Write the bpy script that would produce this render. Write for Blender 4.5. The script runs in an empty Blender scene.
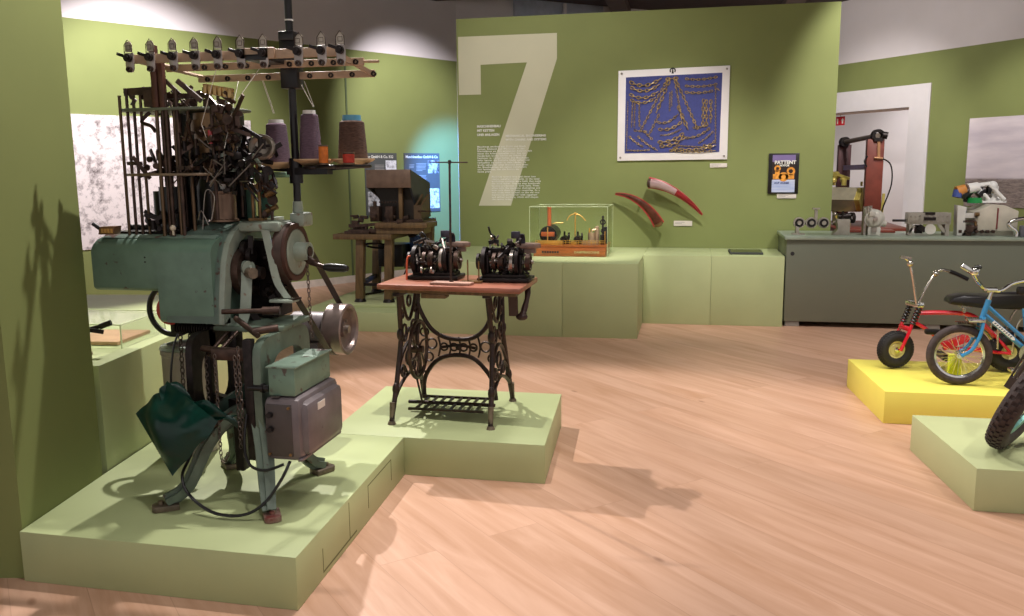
import bpy, bmesh, math, random
from mathutils import Vector, Matrix, Euler
random.seed(7)
PI = math.pi
S = bpy.context.scene
COL = S.collection

# ------------------------------------------------------------------ helpers
def V(*a): return Vector(a if len(a) > 1 else a[0])

class MB:
    """collects shapes into one mesh"""
    def __init__(s): s.bm = bmesh.new()
    def box(s, c, d, rot=None, bev=0.0):
        m = Matrix.Translation(V(c))
        if rot: m = m @ Euler(rot).to_matrix().to_4x4()
        m = m @ Matrix.Diagonal((d[0], d[1], d[2], 1))
        r = bmesh.ops.create_cube(s.bm, size=1, matrix=m)
        if bev > 0:
            es = list({e for v in r['verts'] for e in v.link_edges})
            bmesh.ops.bevel(s.bm, geom=es, offset=bev, segments=2, affect='EDGES', profile=.5)
        return s
    def bx(s, x0, x1, y0, y1, z0, z1, bev=0.0):
        return s.box(((x0+x1)/2, (y0+y1)/2, (z0+z1)/2), (abs(x1-x0), abs(y1-y0), abs(z1-z0)), None, bev)
    def bar(s, p0, p1, w, h, up=(0, 0, 1), bev=0):
        p0, p1 = V(p0), V(p1); d = p1-p0; L = d.length; d.normalize()
        up = V(up)
        if abs(d.dot(up)) > .98: up = V(0, 1, 0)
        x = d.cross(up).normalized(); z = x.cross(d)
        m = Matrix((x, d, z)).transposed().to_4x4(); m.translation = (p0+p1)/2
        m = m @ Matrix.Diagonal((w, L, h, 1))
        r = bmesh.ops.create_cube(s.bm, size=1, matrix=m)
        if bev:
            es = list({e for v in r['verts'] for e in v.link_edges})
            bmesh.ops.bevel(s.bm, geom=es, offset=bev, segments=2, affect='EDGES', profile=.5)
        return s
    def cyl(s, p0, p1, r0, r1=None, n=16):
        p0, p1 = V(p0), V(p1); d = p1-p0
        r1 = r0 if r1 is None else r1
        q = d.to_track_quat('Z', 'Y').to_matrix().to_4x4(); q.translation = (p0+p1)/2
        bmesh.ops.create_cone(s.bm, cap_ends=True, segments=n, radius1=r0, radius2=r1, depth=d.length, matrix=q)
        return s
    def sphere(s, c, r, sc=(1, 1, 1), n=16):
        m = Matrix.Translation(V(c)) @ Matrix.Diagonal((sc[0], sc[1], sc[2], 1))
        bmesh.ops.create_uvsphere(s.bm, u_segments=n, v_segments=max(6, n//2), radius=r, matrix=m)
        return s
    def lathe(s, prof, c=(0, 0, 0), axis=(0, 0, 1), n=24, closed=False, a0=0, a1=2*PI):
        """prof: (radius, height) pairs turned around the axis; closed joins last to first"""
        q = V(axis).to_track_quat('Z', 'Y').to_matrix().to_4x4(); q.translation = V(c)
        full = abs(a1-a0-2*PI) < 1e-6
        k = n if full else n+1
        rings = []
        for i in range(k):
            a = a0+(a1-a0)*i/n
            rings.append([s.bm.verts.new(q @ V(r*math.cos(a), r*math.sin(a), h)) for r, h in prof])
        m = len(prof)
        for i in range(n):
            A = rings[i]; B = rings[(i+1) % k]
            for j in range(m if closed else m-1):
                j2 = (j+1) % m
                f = [A[j], B[j], B[j2], A[j2]]
                try: s.bm.faces.new(f)
                except ValueError: pass
        if not closed and full:
            for e in (0, m-1):
                if prof[e][0] > 1e-5:
                    try: s.bm.faces.new([rings[i][e] for i in (range(k) if e else reversed(range(k)))])
                    except ValueError: pass
        if closed and not full:
            s.bm.faces.new(rings[0]); s.bm.faces.new(list(reversed(rings[-1])))
        return s
    def torus(s, c, axis, R, r, n=28, k=8):
        return s.lathe([(R+r*math.cos(2*PI*i/k), r*math.sin(2*PI*i/k)) for i in range(k)], c, axis, n, closed=True)
    def rim(s, c, axis, ro, ri, w, n=32):
        return s.lathe([(ri, -w/2), (ro, -w/2), (ro, w/2), (ri, w/2)], c, axis, n, closed=True)
    def disc(s, c, axis, r, w, n=28):
        a = V(axis).normalized()*w/2
        return s.cyl(V(c)-a, V(c)+a, r, n=n)
    def tube(s, pts, r, n=8, closed=False):
        pts = [V(p) for p in pts]; N = len(pts)
        rs = r if isinstance(r, (list, tuple)) else [r]*N
        rings = []; prev = None
        for i, p in enumerate(pts):
            if closed: t = pts[(i+1) % N]-pts[i-1]
            else: t = pts[min(i+1, N-1)]-pts[max(i-1, 0)]
            t.normalize()
            if prev is None:
                ref = V(0, 0, 1) if abs(t.z) < .9 else V(1, 0, 0)
                x = t.cross(ref).normalized()
            else:
                x = (prev - t*prev.dot(t)).normalized()
            prev = x; y = t.cross(x)
            rings.append([s.bm.verts.new(p+(x*math.cos(2*PI*k/n)+y*math.sin(2*PI*k/n))*rs[i]) for k in range(n)])
        for i in range(N if closed else N-1):
            A = rings[i]; B = rings[(i+1) % N]
            for k in range(n):
                s.bm.faces.new([A[k], A[(k+1) % n], B[(k+1) % n], B[k]])
        if not closed:
            s.bm.faces.new(list(reversed(rings[0]))); s.bm.faces.new(rings[-1])
        return s
    def ribbon(s, pts, w, t, side):
        """flat strap along pts, width w along `side`, thickness t"""
        pts = [V(p) for p in pts]; side = V(side).normalized(); rings = []
        N = len(pts)
        for i, p in enumerate(pts):
            d = (pts[min(i+1, N-1)]-pts[max(i-1, 0)]).normalized()
            nn = d.cross(side).normalized()
            ww = w[i] if isinstance(w, (list, tuple)) else w
            rings.append([s.bm.verts.new(p+side*a*ww/2+nn*b*t/2) for a, b in ((-1, -1), (1, -1), (1, 1), (-1, 1))])
        for i in range(N-1):
            for k in range(4):
                s.bm.faces.new([rings[i][k], rings[i][(k+1) % 4], rings[i+1][(k+1) % 4], rings[i+1][k]])
        s.bm.faces.new(list(reversed(rings[0]))); s.bm.faces.new(rings[-1])
        return s
    def prism(s, poly, o, u, v, depth, bev=0):
        """polygon in the (u,v) plane at o, extruded by vector depth"""
        o, u, v, d = V(o), V(u), V(v), V(depth)
        a = [s.bm.verts.new(o+u*x+v*y) for x, y in poly]
        b = [s.bm.verts.new(o+u*x+v*y+d) for x, y in poly]
        n = len(poly); fs = [s.bm.faces.new(list(reversed(a))), s.bm.faces.new(b)]
        for i in range(n): fs.append(s.bm.faces.new([a[i], a[(i+1) % n], b[(i+1) % n], b[i]]))
        if bev:
            es = list({e for f in fs for e in f.edges})
            bmesh.ops.bevel(s.bm, geom=es, offset=bev, segments=2, affect='EDGES', profile=.5)
        return s
    def plate_hole(s, outer, inner, o, u, v, depth):
        """plate between two outlines of equal vertex count"""
        o, u, v, d = V(o), V(u), V(v), V(depth)
        n = len(outer)
        L = [[s.bm.verts.new(o+u*x+v*y+k) for x, y in pl] for pl in (outer, inner) for k in (V(0, 0, 0), d)]
        oa, ob, ia, ib = L
        for i in range(n):
            j = (i+1) % n
            for q in ([oa[i], ia[i], ia[j], oa[j]], [ob[j], ib[j], ib[i], ob[i]], [oa[i], oa[j], ob[j], ob[i]], [ia[j], ia[i], ib[i], ib[j]]):
                s.bm.faces.new(q)
        return s
    def grid(s, f, nu, nv, th=0.0):
        """surface f(i/nu, j/nv); th gives it thickness"""
        P = [[V(f(i/nu, j/nv)) for j in range(nv+1)] for i in range(nu+1)]
        vs = [[s.bm.verts.new(p) for p in r] for r in P]
        for i in range(nu):
            for j in range(nv):
                s.bm.faces.new([vs[i][j], vs[i+1][j], vs[i+1][j+1], vs[i][j+1]])
        if th:
            g = [x for r in vs for x in r]
            fs = list({fc for x in g for fc in x.link_faces})
            bmesh.ops.solidify(s.bm, geom=fs, thickness=th)
        return s
    def links(s, pts, L, w, r, n=10, k=5):
        """oval chain links laid along a path"""
        pts = [V(p) for p in pts]; seg = []; tot = 0
        for a, b in zip(pts, pts[1:]):
            seg.append((tot, (b-a).length, a, b)); tot += (b-a).length
        step = L*.78; c = step/2; idx = 0
        while c < tot:
            for t0, l, a, b in seg:
                if t0 <= c <= t0+l+1e-9:
                    d = (b-a).normalized(); p = a.lerp(b, (c-t0)/max(l, 1e-9)); break
            ref = V(0, 1, 0) if abs(d.y) < .9 else V(1, 0, 0)
            x = d.cross(ref).normalized(); y = d.cross(x)
            sd = x if idx % 2 == 0 else y
            ring = [p+d*(L/2)*math.cos(2*PI*i/n)+sd*(w/2)*math.sin(2*PI*i/n) for i in range(n)]
            s.tube(ring, r, k, closed=True)
            c += step; idx += 1
        return s
    def build(s, name, mat, parent=None, ang=38):
        bm = s.bm
        bmesh.ops.recalc_face_normals(bm, faces=bm.faces)
        off = V(0, 0, 0)
        if parent is not None:
            off = parent.matrix_world_inv if False else V(parent.get('_o', (0, 0, 0)))
            bmesh.ops.translate(bm, verts=bm.verts, vec=-off)
        me = bpy.data.meshes.new(name)
        bm.to_mesh(me); bm.free()
        for p in me.polygons: p.use_smooth = True
        me.set_sharp_from_angle(angle=math.radians(ang))
        o = bpy.data.objects.new(name, me); COL.objects.link(o)
        if mat is not None: me.materials.append(mat)
        if parent is not None:
            o.parent = parent
            o['_o'] = parent.get('_o', (0, 0, 0))
        return o

def tag(o, label=None, cat=None, group=None, kind=None):
    if label: o['label'] = label
    if cat: o['category'] = cat
    if group: o['group'] = group
    if kind: o['kind'] = kind
    return o
def thing(name, label, cat, loc, group=None):
    o = bpy.data.objects.new(name, None); COL.objects.link(o)
    o.location = loc; o['_o'] = tuple(loc); o.empty_display_size = .1
    return tag(o, label, cat, group)
def rebase(o, loc):
    """give a one-mesh thing its own base point"""
    o.data.transform(Matrix.Translation(-V(loc))); o.location = loc; o['_o'] = tuple(loc)
    return o
def copy_tree(o, parent=None):
    c = o.copy(); COL.objects.link(c)
    if parent is not None: c.parent = parent
    for ch in list(o.children): copy_tree(ch, c)
    return c

# ------------------------------------------------------------------ materials
def lin(c):
    return tuple(((x/255)/12.92 if x/255 <= .04045 else ((x/255+.055)/1.055)**2.4) for x in c)+(1,)
MATS = {}
def mat(name, col, rough=.5, metal=0.0, var=.12, scale=8, bump=0.0, col2=None, spots=None, coat=0.0, trans=0.0, stretch=None):
    if name in MATS: return MATS[name]
    m = bpy.data.materials.new(name); m.use_nodes = True; nt = m.node_tree; N = nt.nodes; L = nt.links
    b = N['Principled BSDF']
    b.inputs['Roughness'].default_value = rough; b.inputs['Metallic'].default_value = metal
    if coat: b.inputs['Coat Weight'].default_value = coat
    if trans: b.inputs['Transmission Weight'].default_value = trans
    tc = N.new('ShaderNodeTexCoord'); mp = N.new('ShaderNodeMapping')
    L.new(tc.outputs['Object'], mp.inputs['Vector'])
    if stretch: mp.inputs['Scale'].default_value = stretch
    nz = N.new('ShaderNodeTexNoise'); nz.inputs['Scale'].default_value = scale; nz.inputs['Detail'].default_value = 5
    L.new(mp.outputs['Vector'], nz.inputs['Vector'])
    a = lin(col); c2 = lin(col2) if col2 else tuple(x*(1-var) for x in a[:3])+(1,)
    c1 = a if col2 else tuple(min(1, x*(1+var*.6)) for x in a[:3])+(1,)
    rp = N.new('ShaderNodeValToRGB'); e = rp.color_ramp.elements
    e[0].position = .35; e[0].color = c2; e[1].position = .65; e[1].color = c1
    L.new(nz.outputs['Fac'], rp.inputs['Fac']); out = rp.outputs['Color']
    if spots:                                   # (colour, scale, threshold): chipped paint, rust, dirt
        n2 = N.new('ShaderNodeTexNoise'); n2.inputs['Scale'].default_value = spots[1]; n2.inputs['Detail'].default_value = 8
        L.new(tc.outputs['Object'], n2.inputs['Vector'])
        r2 = N.new('ShaderNodeValToRGB'); r2.color_ramp.elements[0].position = spots[2]; r2.color_ramp.elements[1].position = spots[2]+.06
        L.new(n2.outputs['Fac'], r2.inputs['Fac'])
        mx = N.new('ShaderNodeMix'); mx.data_type = 'RGBA'
        L.new(r2.outputs['Color'], mx.inputs[0]); L.new(out, mx.inputs[6]); mx.inputs[7].default_value = lin(spots[0])
        out = mx.outputs[2]
    L.new(out, b.inputs['Base Color'])
    if bump:
        bp = N.new('ShaderNodeBump'); bp.inputs['Strength'].default_value = bump; bp.inputs['Distance'].default_value = .004
        L.new(nz.outputs['Fac'], bp.inputs['Height']); L.new(bp.outputs['Normal'], b.inputs['Normal'])
    MATS[name] = m
    return m

def floor_mat():
    m = bpy.data.materials.new('oak_planks'); m.use_nodes = True; nt = m.node_tree; N = nt.nodes; L = nt.links
    b = N['Principled BSDF']
    tc = N.new('ShaderNodeTexCoord'); mp = N.new('ShaderNodeMapping')
    mp.inputs['Rotation'].default_value = (0, 0, math.radians(46))
    L.new(tc.outputs['Object'], mp.inputs['Vector'])
    br = N.new('ShaderNodeTexBrick'); br.offset = .37; br.inputs['Scale'].default_value = 1
    br.inputs['Brick Width'].default_value = 3.1; br.inputs['Row Height'].default_value = .26
    br.inputs['Mortar Size'].default_value = .0016; br.inputs['Mortar Smooth'].default_value = .3; br.inputs['Bias'].default_value = 0
    br.inputs['Color1'].default_value = (0, 0, 0, 1); br.inputs['Color2'].default_value = (1, 1, 1, 1); br.inputs['Mortar'].default_value = (.5, .5, .5, 1)
    L.new(mp.outputs['Vector'], br.inputs['Vector'])
    ms = N.new('ShaderNodeMapping'); ms.inputs['Scale'].default_value = (.55, 5.5, 1); L.new(mp.outputs['Vector'], ms.inputs['Vector'])
    ad = N.new('ShaderNodeVectorMath'); ad.operation = 'ADD'; L.new(ms.outputs['Vector'], ad.inputs[0])
    sc = N.new('ShaderNodeVectorMath'); sc.operation = 'SCALE'; sc.inputs['Scale'].default_value = 13; L.new(br.outputs['Color'], sc.inputs[0]); L.new(sc.outputs['Vector'], ad.inputs[1])
    nz = N.new('ShaderNodeTexNoise'); nz.inputs['Scale'].default_value = 1.6; nz.inputs['Detail'].default_value = 9; nz.inputs['Roughness'].default_value = .58; nz.inputs['Distortion'].default_value = 1.0
    L.new(ad.outputs['Vector'], nz.inputs['Vector'])
    rp = N.new('ShaderNodeValToRGB'); e = rp.color_ramp.elements
    e[0].position = .28; e[0].color = lin((172, 131, 104)); e[1].position = .68; e[1].color = lin((198, 159, 136))
    L.new(nz.outputs['Fac'], rp.inputs['Fac'])
    tint = N.new('ShaderNodeMix'); tint.data_type = 'RGBA'; tint.blend_type = 'MULTIPLY'; tint.inputs[0].default_value = 1
    tr = N.new('ShaderNodeValToRGB'); tr.color_ramp.elements[0].color = (.93, .92, .91, 1); tr.color_ramp.elements[1].color = (1.05, 1.04, 1.04, 1)
    L.new(br.outputs['Color'], tr.inputs['Fac']); L.new(rp.outputs['Color'], tint.inputs[6]); L.new(tr.outputs['Color'], tint.inputs[7])
    # knots
    mk = N.new('ShaderNodeMapping'); mk.inputs['Scale'].default_value = (1.0, 2.0, 1); L.new(mp.outputs['Vector'], mk.inputs['Vector'])
    vo = N.new('ShaderNodeTexVoronoi'); vo.inputs['Scale'].default_value = 1.7; L.new(mk.outputs['Vector'], vo.inputs['Vector'])
    kr = N.new('ShaderNodeValToRGB'); kr.color_ramp.elements[0].position = .02; kr.color_ramp.elements[0].color = (1, 1, 1, 1)
    kr.color_ramp.elements[1].position = .07; kr.color_ramp.elements[1].color = (0, 0, 0, 1)
    L.new(vo.outputs['Distance'], kr.inputs['Fac'])
    kx = N.new('ShaderNodeMath'); kx.operation = 'MULTIPLY'; kx.inputs[1].default_value = .62; L.new(kr.outputs['Color'], kx.inputs[0])
    km = N.new('ShaderNodeMix'); km.data_type = 'RGBA'; L.new(kx.outputs[0], km.inputs[0]); L.new(tint.outputs[2], km.inputs[6]); km.inputs[7].default_value = lin((120, 80, 58))
    # joints
    jm = N.new('ShaderNodeMix'); jm.data_type = 'RGBA'
    jf = N.new('ShaderNodeMath'); jf.operation = 'MULTIPLY'; jf.inputs[1].default_value = .32; L.new(br.outputs['Fac'], jf.inputs[0])
    L.new(jf.outputs[0], jm.inputs[0]); L.new(km.outputs[2], jm.inputs[6]); jm.inputs[7].default_value = lin((120, 84, 62))
    L.new(jm.outputs[2], b.inputs['Base Color'])
    b.inputs['Roughness'].default_value = .42; b.inputs['Specular IOR Level'].default_value = .35
    return m

M = dict
wall_green = mat('wall_green_paint', (124, 132, 76), .75, var=.03, scale=3)
plinth_green = mat('plinth_green_laminate', (172, 181, 132), .5, var=.03, scale=4)
plinth_sage = mat('plinth_sage_laminate', (180, 186, 138), .5, var=.03, scale=4)
plinth_yellow = mat('plinth_yellow_laminate', (232, 218, 98), .5, var=.03, scale=4)
seam_dark = mat('seam_dark_joint', (104, 108, 66), .8)  # darker olive strips for the hatch joints
white_wall = mat('white_plaster', (214, 206, 206), .85, var=.02, scale=3)
white_door = mat('white_door_paint', (222, 216, 216), .6, var=.02)
lintel_m = mat('door_soffit_beige', (196, 176, 156), .7)
dark_ceiling = mat('dark_brown_ceiling', (66, 52, 48), .8, var=.2)
beam_m = mat('ceiling_beam_brown', (92, 76, 68), .7)
wall_blue_lit = mat('white_wall_blue_lit', (176, 182, 196), .4)  # white wall under bluish light; the tint is put into the colour
baseboard_m = mat('baseboard_white', (206, 196, 184), .6)
teal = mat('teal_machine_enamel', (98, 124, 108), .38, .0, var=.16, scale=10, spots=((78, 64, 58), 26, .66))
teal_top = mat('teal_enamel_worn', (126, 146, 134), .4, .0, var=.14, scale=9, spots=((112, 80, 72), 20, .6))
teal_pale = mat('teal_enamel_pale', (140, 150, 136), .35, var=.14, scale=14, spots=((120, 96, 80), 22, .64))
teal_leg = mat('teal_leg_enamel', (92, 106, 92), .42, var=.2, scale=12, spots=((70, 56, 44), 20, .62))
iron = mat('dark_iron', (40, 33, 32), .45, .6, var=.4, scale=30)
iron_brown = mat('brown_oxidised_steel', (76, 58, 50), .42, .6, var=.4, scale=26)
steel = mat('worn_steel', (168, 158, 150), .32, .85, var=.25, scale=24)
brass = mat('aged_brass', (128, 98, 62), .4, .6, var=.3, scale=22)
copper = mat('copper_tube', (190, 96, 54), .3, .7, var=.2)
rail_m = mat('tan_painted_rail', (178, 150, 124), .5, .1, var=.15, scale=14)
black = mat('black_enamel', (26, 23, 24), .35, .2, var=.3, scale=20)
rubber = mat('black_rubber', (34, 31, 31), .7, var=.25, scale=30)
cream = mat('cream_plastic', (214, 200, 176), .5, var=.08)
clear_tag = mat('cloudy_clear_plastic', (186, 176, 160), .25, var=.15, scale=40)
white_m = mat('white_plastic', (232, 230, 226), .4, var=.04)
yarn_purple = mat('purple_grey_yarn', (98, 78, 92), .9, var=.3, scale=60, bump=.5, stretch=(1, 1, 10))
yarn_brown = mat('brown_yarn', (84, 62, 52), .95, var=.4, scale=50, bump=.6, stretch=(1, 1, 6))
thread_m = mat('white_thread', (222, 216, 206), .8)
orange_m = mat('orange_thread', (204, 112, 40), .7, var=.2, scale=50)
red_thread = mat('red_thread', (176, 52, 36), .7, var=.2, scale=50)
blue_plastic = mat('pale_blue_plastic', (90, 158, 190), .4)
grey_enamel = mat('warm_grey_enamel', (108, 98, 100), .38, .1, var=.14, scale=14, spots=((70, 58, 56), 20, .68))
grey_dark = mat('dark_grey_panel', (74, 66, 64), .5, .2)
vinyl = mat('dark_green_vinyl', (14, 66, 54), .3, var=.2, scale=7, coat=.4)
can_m = mat('grey_painted_can', (168, 156, 148), .5, .1, var=.14, scale=9)
red_m = mat('red_enamel', (178, 30, 40), .3, var=.1, coat=.3)
leather = mat('brown_leather_belt', (66, 50, 42), .6, var=.3, scale=20)
table_wood = mat('reddish_table_wood', (150, 92, 72), .38, var=.28, scale=6, stretch=(1, 9, 4), coat=.15)
cast_iron = mat('cast_iron_brown_black', (40, 29, 27), .42, .4, var=.5, scale=22, col2=(62, 42, 35))
foot_rust = mat('rubbed_iron_foot', (112, 98, 82), .45, .3, var=.35, scale=30)
dark_wood = mat('dark_oak', (104, 80, 50), .5, var=.3, scale=7, stretch=(6, 6, 1))
hopper_m = mat('hopper_brown_sheet', (112, 90, 76), .5, .25, var=.2, scale=12)
hopper_side = mat('hopper_sheet_blue_lit', (52, 56, 62), .4, .3, var=.2)  # blue light on the hopper's side is painted into this dark colour
blue_m = mat('blue_motor_enamel', (40, 70, 128), .4)
glossy_wood = mat('mahogany_base', (186, 100, 46), .35, var=.25, scale=6, stretch=(1, 8, 8), coat=.3)
panel_grey = mat('panel_dark_grey', (80, 82, 80), .6, var=.04)
board_white = mat('board_white', (232, 226, 224), .45, var=.02)
board_blue = mat('board_blue_felt', (64, 70, 128), .9, var=.12, scale=40)
chain_gold = mat('blackened_brass_chain', (214, 184, 128), .35, .35, var=.5, scale=70, col2=(96, 80, 58))
label_m = mat('caption_card', (212, 202, 192), .6, var=.02)
ink = mat('black_ink', (34, 32, 34), .7)
grey_ink = mat('grey_ink', (150, 146, 142), .7)
white_ink = mat('white_lettering', (226, 224, 214), .6)
numeral_m = mat('numeral_cream_paint', (196, 192, 164), .7, var=.03, scale=2)
horn_red = mat('horn_red', (178, 44, 46), .35, var=.15, coat=.3)
horn_pink = mat('horn_pale_pink', (222, 190, 188), .35, coat=.3)
horn_brown = mat('horn_inner_brown', (122, 66, 44), .5, var=.3, scale=20)
bench_m = mat('grey_green_bench_sheet', (116, 120, 104), .38, .3, var=.04, scale=2)
bench_top_m = mat('bench_top_green_grey', (150, 162, 146), .4, .2, var=.1)
machine_grey = mat('machine_grey_paint', (152, 145, 134), .45, .2, var=.15, scale=14)
machine_cream = mat('machine_cream_housing', (196, 188, 172), .42, .05, var=.1, scale=9)
red_brown = mat('red_brown_column', (122, 56, 42), .42, .1, var=.2, scale=8)
red_dark = mat('dark_red_column', (74, 32, 34), .45, .1, var=.2, scale=8)
drum_yellow = mat('brass_yellow_drum', (196, 176, 92), .35, .4, var=.15, scale=14)
drum_pane = mat('drum_grey_face', (186, 176, 150), .25, .4, var=.15, scale=9)
lilac = mat('lilac_belt', (150, 128, 158), .5)
green_m = mat('bright_green_cap', (24, 140, 66), .4)
chrome = mat('chrome', (226, 224, 220), .12, 1.0, var=.04)
chrome_worn = mat('worn_chrome', (206, 200, 188), .22, 1.0, var=.2, scale=40)
bike_red = mat('bike_red_enamel', (206, 24, 44), .22, var=.04, coat=.6)
bike_blue = mat('bike_blue_enamel', (48, 128, 178), .22, var=.05, coat=.6)
rim_cream = mat('cream_wheel_disc', (206, 196, 130), .4, .2, var=.1)
tyre_brown = mat('dusty_tyre', (62, 50, 48), .75, var=.3, scale=40)
lime = mat('lime_acrylic', (206, 214, 40), .3, var=.08)
tablet_m = mat('black_tablet_glass', (22, 26, 26), .08)
tablet_back = mat('tablet_grey_case', (60, 62, 62), .5)
sign_red = mat('red_sign', (196, 30, 44), .5)
paper_brown = mat('brown_book_paper', (186, 148, 116), .8, var=.12)

def glass_mat():
    m = bpy.data.materials.new('clear_acrylic'); m.use_nodes = True; nt = m.node_tree; N = nt.nodes; L = nt.links
    out = N['Material Output']; N.remove(N['Principled BSDF'])
    t = N.new('ShaderNodeBsdfTransparent'); t.inputs['Color'].default_value = (.985, .995, .98, 1)
    g = N.new('ShaderNodeBsdfGlossy'); g.inputs['Roughness'].default_value = .03
    fr = N.new('ShaderNodeFresnel'); fr.inputs['IOR'].default_value = 1.45
    nz = N.new('ShaderNodeTexNoise'); nz.inputs['Scale'].default_value = 3
    mth = N.new('ShaderNodeMath'); mth.operation = 'MULTIPLY'; ad = N.new('ShaderNodeMath'); ad.operation = 'MULTIPLY_ADD'; ad.inputs[1].default_value = .1; ad.inputs[2].default_value = .3; L.new(nz.outputs['Fac'], ad.inputs[0]); L.new(ad.outputs[0], mth.inputs[0]); L.new(fr.outputs['Fac'], mth.inputs[1])
    mx = N.new('ShaderNodeMixShader'); L.new(mth.outputs[0], mx.inputs['Fac']); L.new(t.outputs[0], mx.inputs[1]); L.new(g.outputs[0], mx.inputs[2])
    L.new(mx.outputs[0], out.inputs['Surface'])
    return m
glass = glass_mat()
edge_glass = mat('acrylic_edge', (206, 216, 176), .2, var=.05)

def sketch_mat(name, base, line, scale, thr=.5):
    """black-and-white factory photograph: blocks and lines at several sizes"""
    m = bpy.data.materials.new(name); m.use_nodes = True; nt = m.node_tree; N = nt.nodes; L = nt.links
    b = N['Principled BSDF']; b.inputs['Roughness'].default_value = .7
    tc = N.new('ShaderNodeTexCoord')
    v = N.new('ShaderNodeTexVoronoi'); v.distance = 'CHEBYCHEV'; v.feature = 'F1'; v.inputs['Scale'].default_value = scale; L.new(tc.outputs['Object'], v.inputs['Vector'])
    n = N.new('ShaderNodeTexNoise'); n.inputs['Scale'].default_value = scale*2.2; n.inputs['Detail'].default_value = 9; n.inputs['Roughness'].default_value = .75; L.new(tc.outputs['Object'], n.inputs['Vector'])
    n2 = N.new('ShaderNodeTexNoise'); n2.inputs['Scale'].default_value = scale*.35; L.new(tc.outputs['Object'], n2.inputs['Vector'])
    a = N.new('ShaderNodeMath'); a.operation = 'MULTIPLY_ADD'; a.inputs[1].default_value = .35; L.new(v.outputs['Distance'], a.inputs[0]); L.new(n.outputs['Fac'], a.inputs[2])
    a2 = N.new('ShaderNodeMath'); a2.operation = 'MULTIPLY_ADD'; a2.inputs[1].default_value = .35; L.new(n2.outputs['Fac'], a2.inputs[0]); L.new(a.outputs[0], a2.inputs[2])
    a3 = N.new('ShaderNodeMath'); a3.operation = 'SUBTRACT'; a3.inputs[1].default_value = .32; L.new(a2.outputs[0], a3.inputs[0]); a2 = a3
    r = N.new('ShaderNodeValToRGB'); e = r.color_ramp.elements
    e[0].position = thr; e[0].color = lin(base); e[1].position = thr+.24; e[1].color = lin(line)
    L.new(a2.outputs[0], r.inputs['Fac']); L.new(r.outputs['Color'], b.inputs['Base Color'])
    return m
mural_m = sketch_mat('factory_photo_print', (226, 214, 212), (92, 80, 80), 7, .47)
photo_dark = sketch_mat('grey_photo_print', (196, 196, 198), (50, 50, 54), 9, .36)
photo_light = sketch_mat('pale_photo_print', (226, 226, 232), (90, 92, 100), 14, .46)

def landscape_mat():
    """aerial photograph: pale cloudy sky over a dark speckled town"""
    m = bpy.data.materials.new('aerial_photo_print'); m.use_nodes = True; nt = m.node_tree; N = nt.nodes; L = nt.links
    b = N['Principled BSDF']; b.inputs['Roughness'].default_value = .6
    tc = N.new('ShaderNodeTexCoord'); sp = N.new('ShaderNodeSeparateXYZ'); L.new(tc.outputs['Object'], sp.inputs['Vector'])
    mp = N.new('ShaderNodeMapping'); mp.inputs['Scale'].default_value = (1, 1, 5); L.new(tc.outputs['Object'], mp.inputs['Vector'])
    n = N.new('ShaderNodeTexNoise'); n.inputs['Scale'].default_value = 1.4; n.inputs['Detail'].default_value = 5; L.new(mp.outputs['Vector'], n.inputs['Vector'])
    sky = N.new('ShaderNodeValToRGB'); sky.color_ramp.elements[0].position = .3; sky.color_ramp.elements[1].position = .7
    sky.color_ramp.elements[0].color = lin((190, 178, 186)); sky.color_ramp.elements[1].color = lin((222, 210, 212)); L.new(n.outputs['Fac'], sky.inputs['Fac'])
    n2 = N.new('ShaderNodeTexNoise'); n2.inputs['Scale'].default_value = 9; n2.inputs['Detail'].default_value = 9; n2.inputs['Roughness'].default_value = .8; L.new(mp.outputs['Vector'], n2.inputs['Vector'])
    land = N.new('ShaderNodeValToRGB'); land.color_ramp.elements[0].position = .36; land.color_ramp.elements[1].position = .7
    land.color_ramp.elements[0].color = lin((88, 76, 72)); land.color_ramp.elements[1].color = lin((176, 160, 152)); L.new(n2.outputs['Fac'], land.inputs['Fac'])
    st = N.new('ShaderNodeMapRange'); st.inputs['From Min'].default_value = .385; st.inputs['From Max'].default_value = .415; L.new(sp.outputs['Z'], st.inputs['Value'])
    mx = N.new('ShaderNodeMix'); mx.data_type = 'RGBA'; L.new(st.outputs['Result'], mx.inputs[0]); L.new(land.outputs['Color'], mx.inputs[6]); L.new(sky.outputs['Color'], mx.inputs[7])
    L.new(mx.outputs[2], b.inputs['Base Color'])
    return m
aerial_m = landscape_mat()

# text as mesh, lying in the plane (right, up) at loc
def text(name, body, size, loc, right, up, m, parent, ext=.0015, space=1.0, line=1.0, align='LEFT', bold=0.0):
    c = bpy.data.curves.new(name, 'FONT'); c.body = body; c.size = size; c.extrude = ext; c.align_x = align
    c.space_character = space; c.space_line = line; c.offset = bold; c.resolution_u = 2
    o = bpy.data.objects.new(name, c); COL.objects.link(o)
    me = bpy.data.meshes.new_from_object(o.evaluated_get(bpy.context.evaluated_depsgraph_get()))
    bpy.data.objects.remove(o); bpy.data.curves.remove(c)
    r = V(right).normalized(); u = V(up).normalized(); n = r.cross(u)
    mt = Matrix((r, u, n)).transposed().to_4x4(); mt.translation = V(loc)-V(parent.get('_o', (0, 0, 0)))
    me.transform(mt); me.materials.clear(); me.materials.append(m)
    q = bpy.data.objects.new(name, me); COL.objects.link(q); q.parent = parent; q['_o'] = parent.get('_o', (0, 0, 0))
    return q
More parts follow.
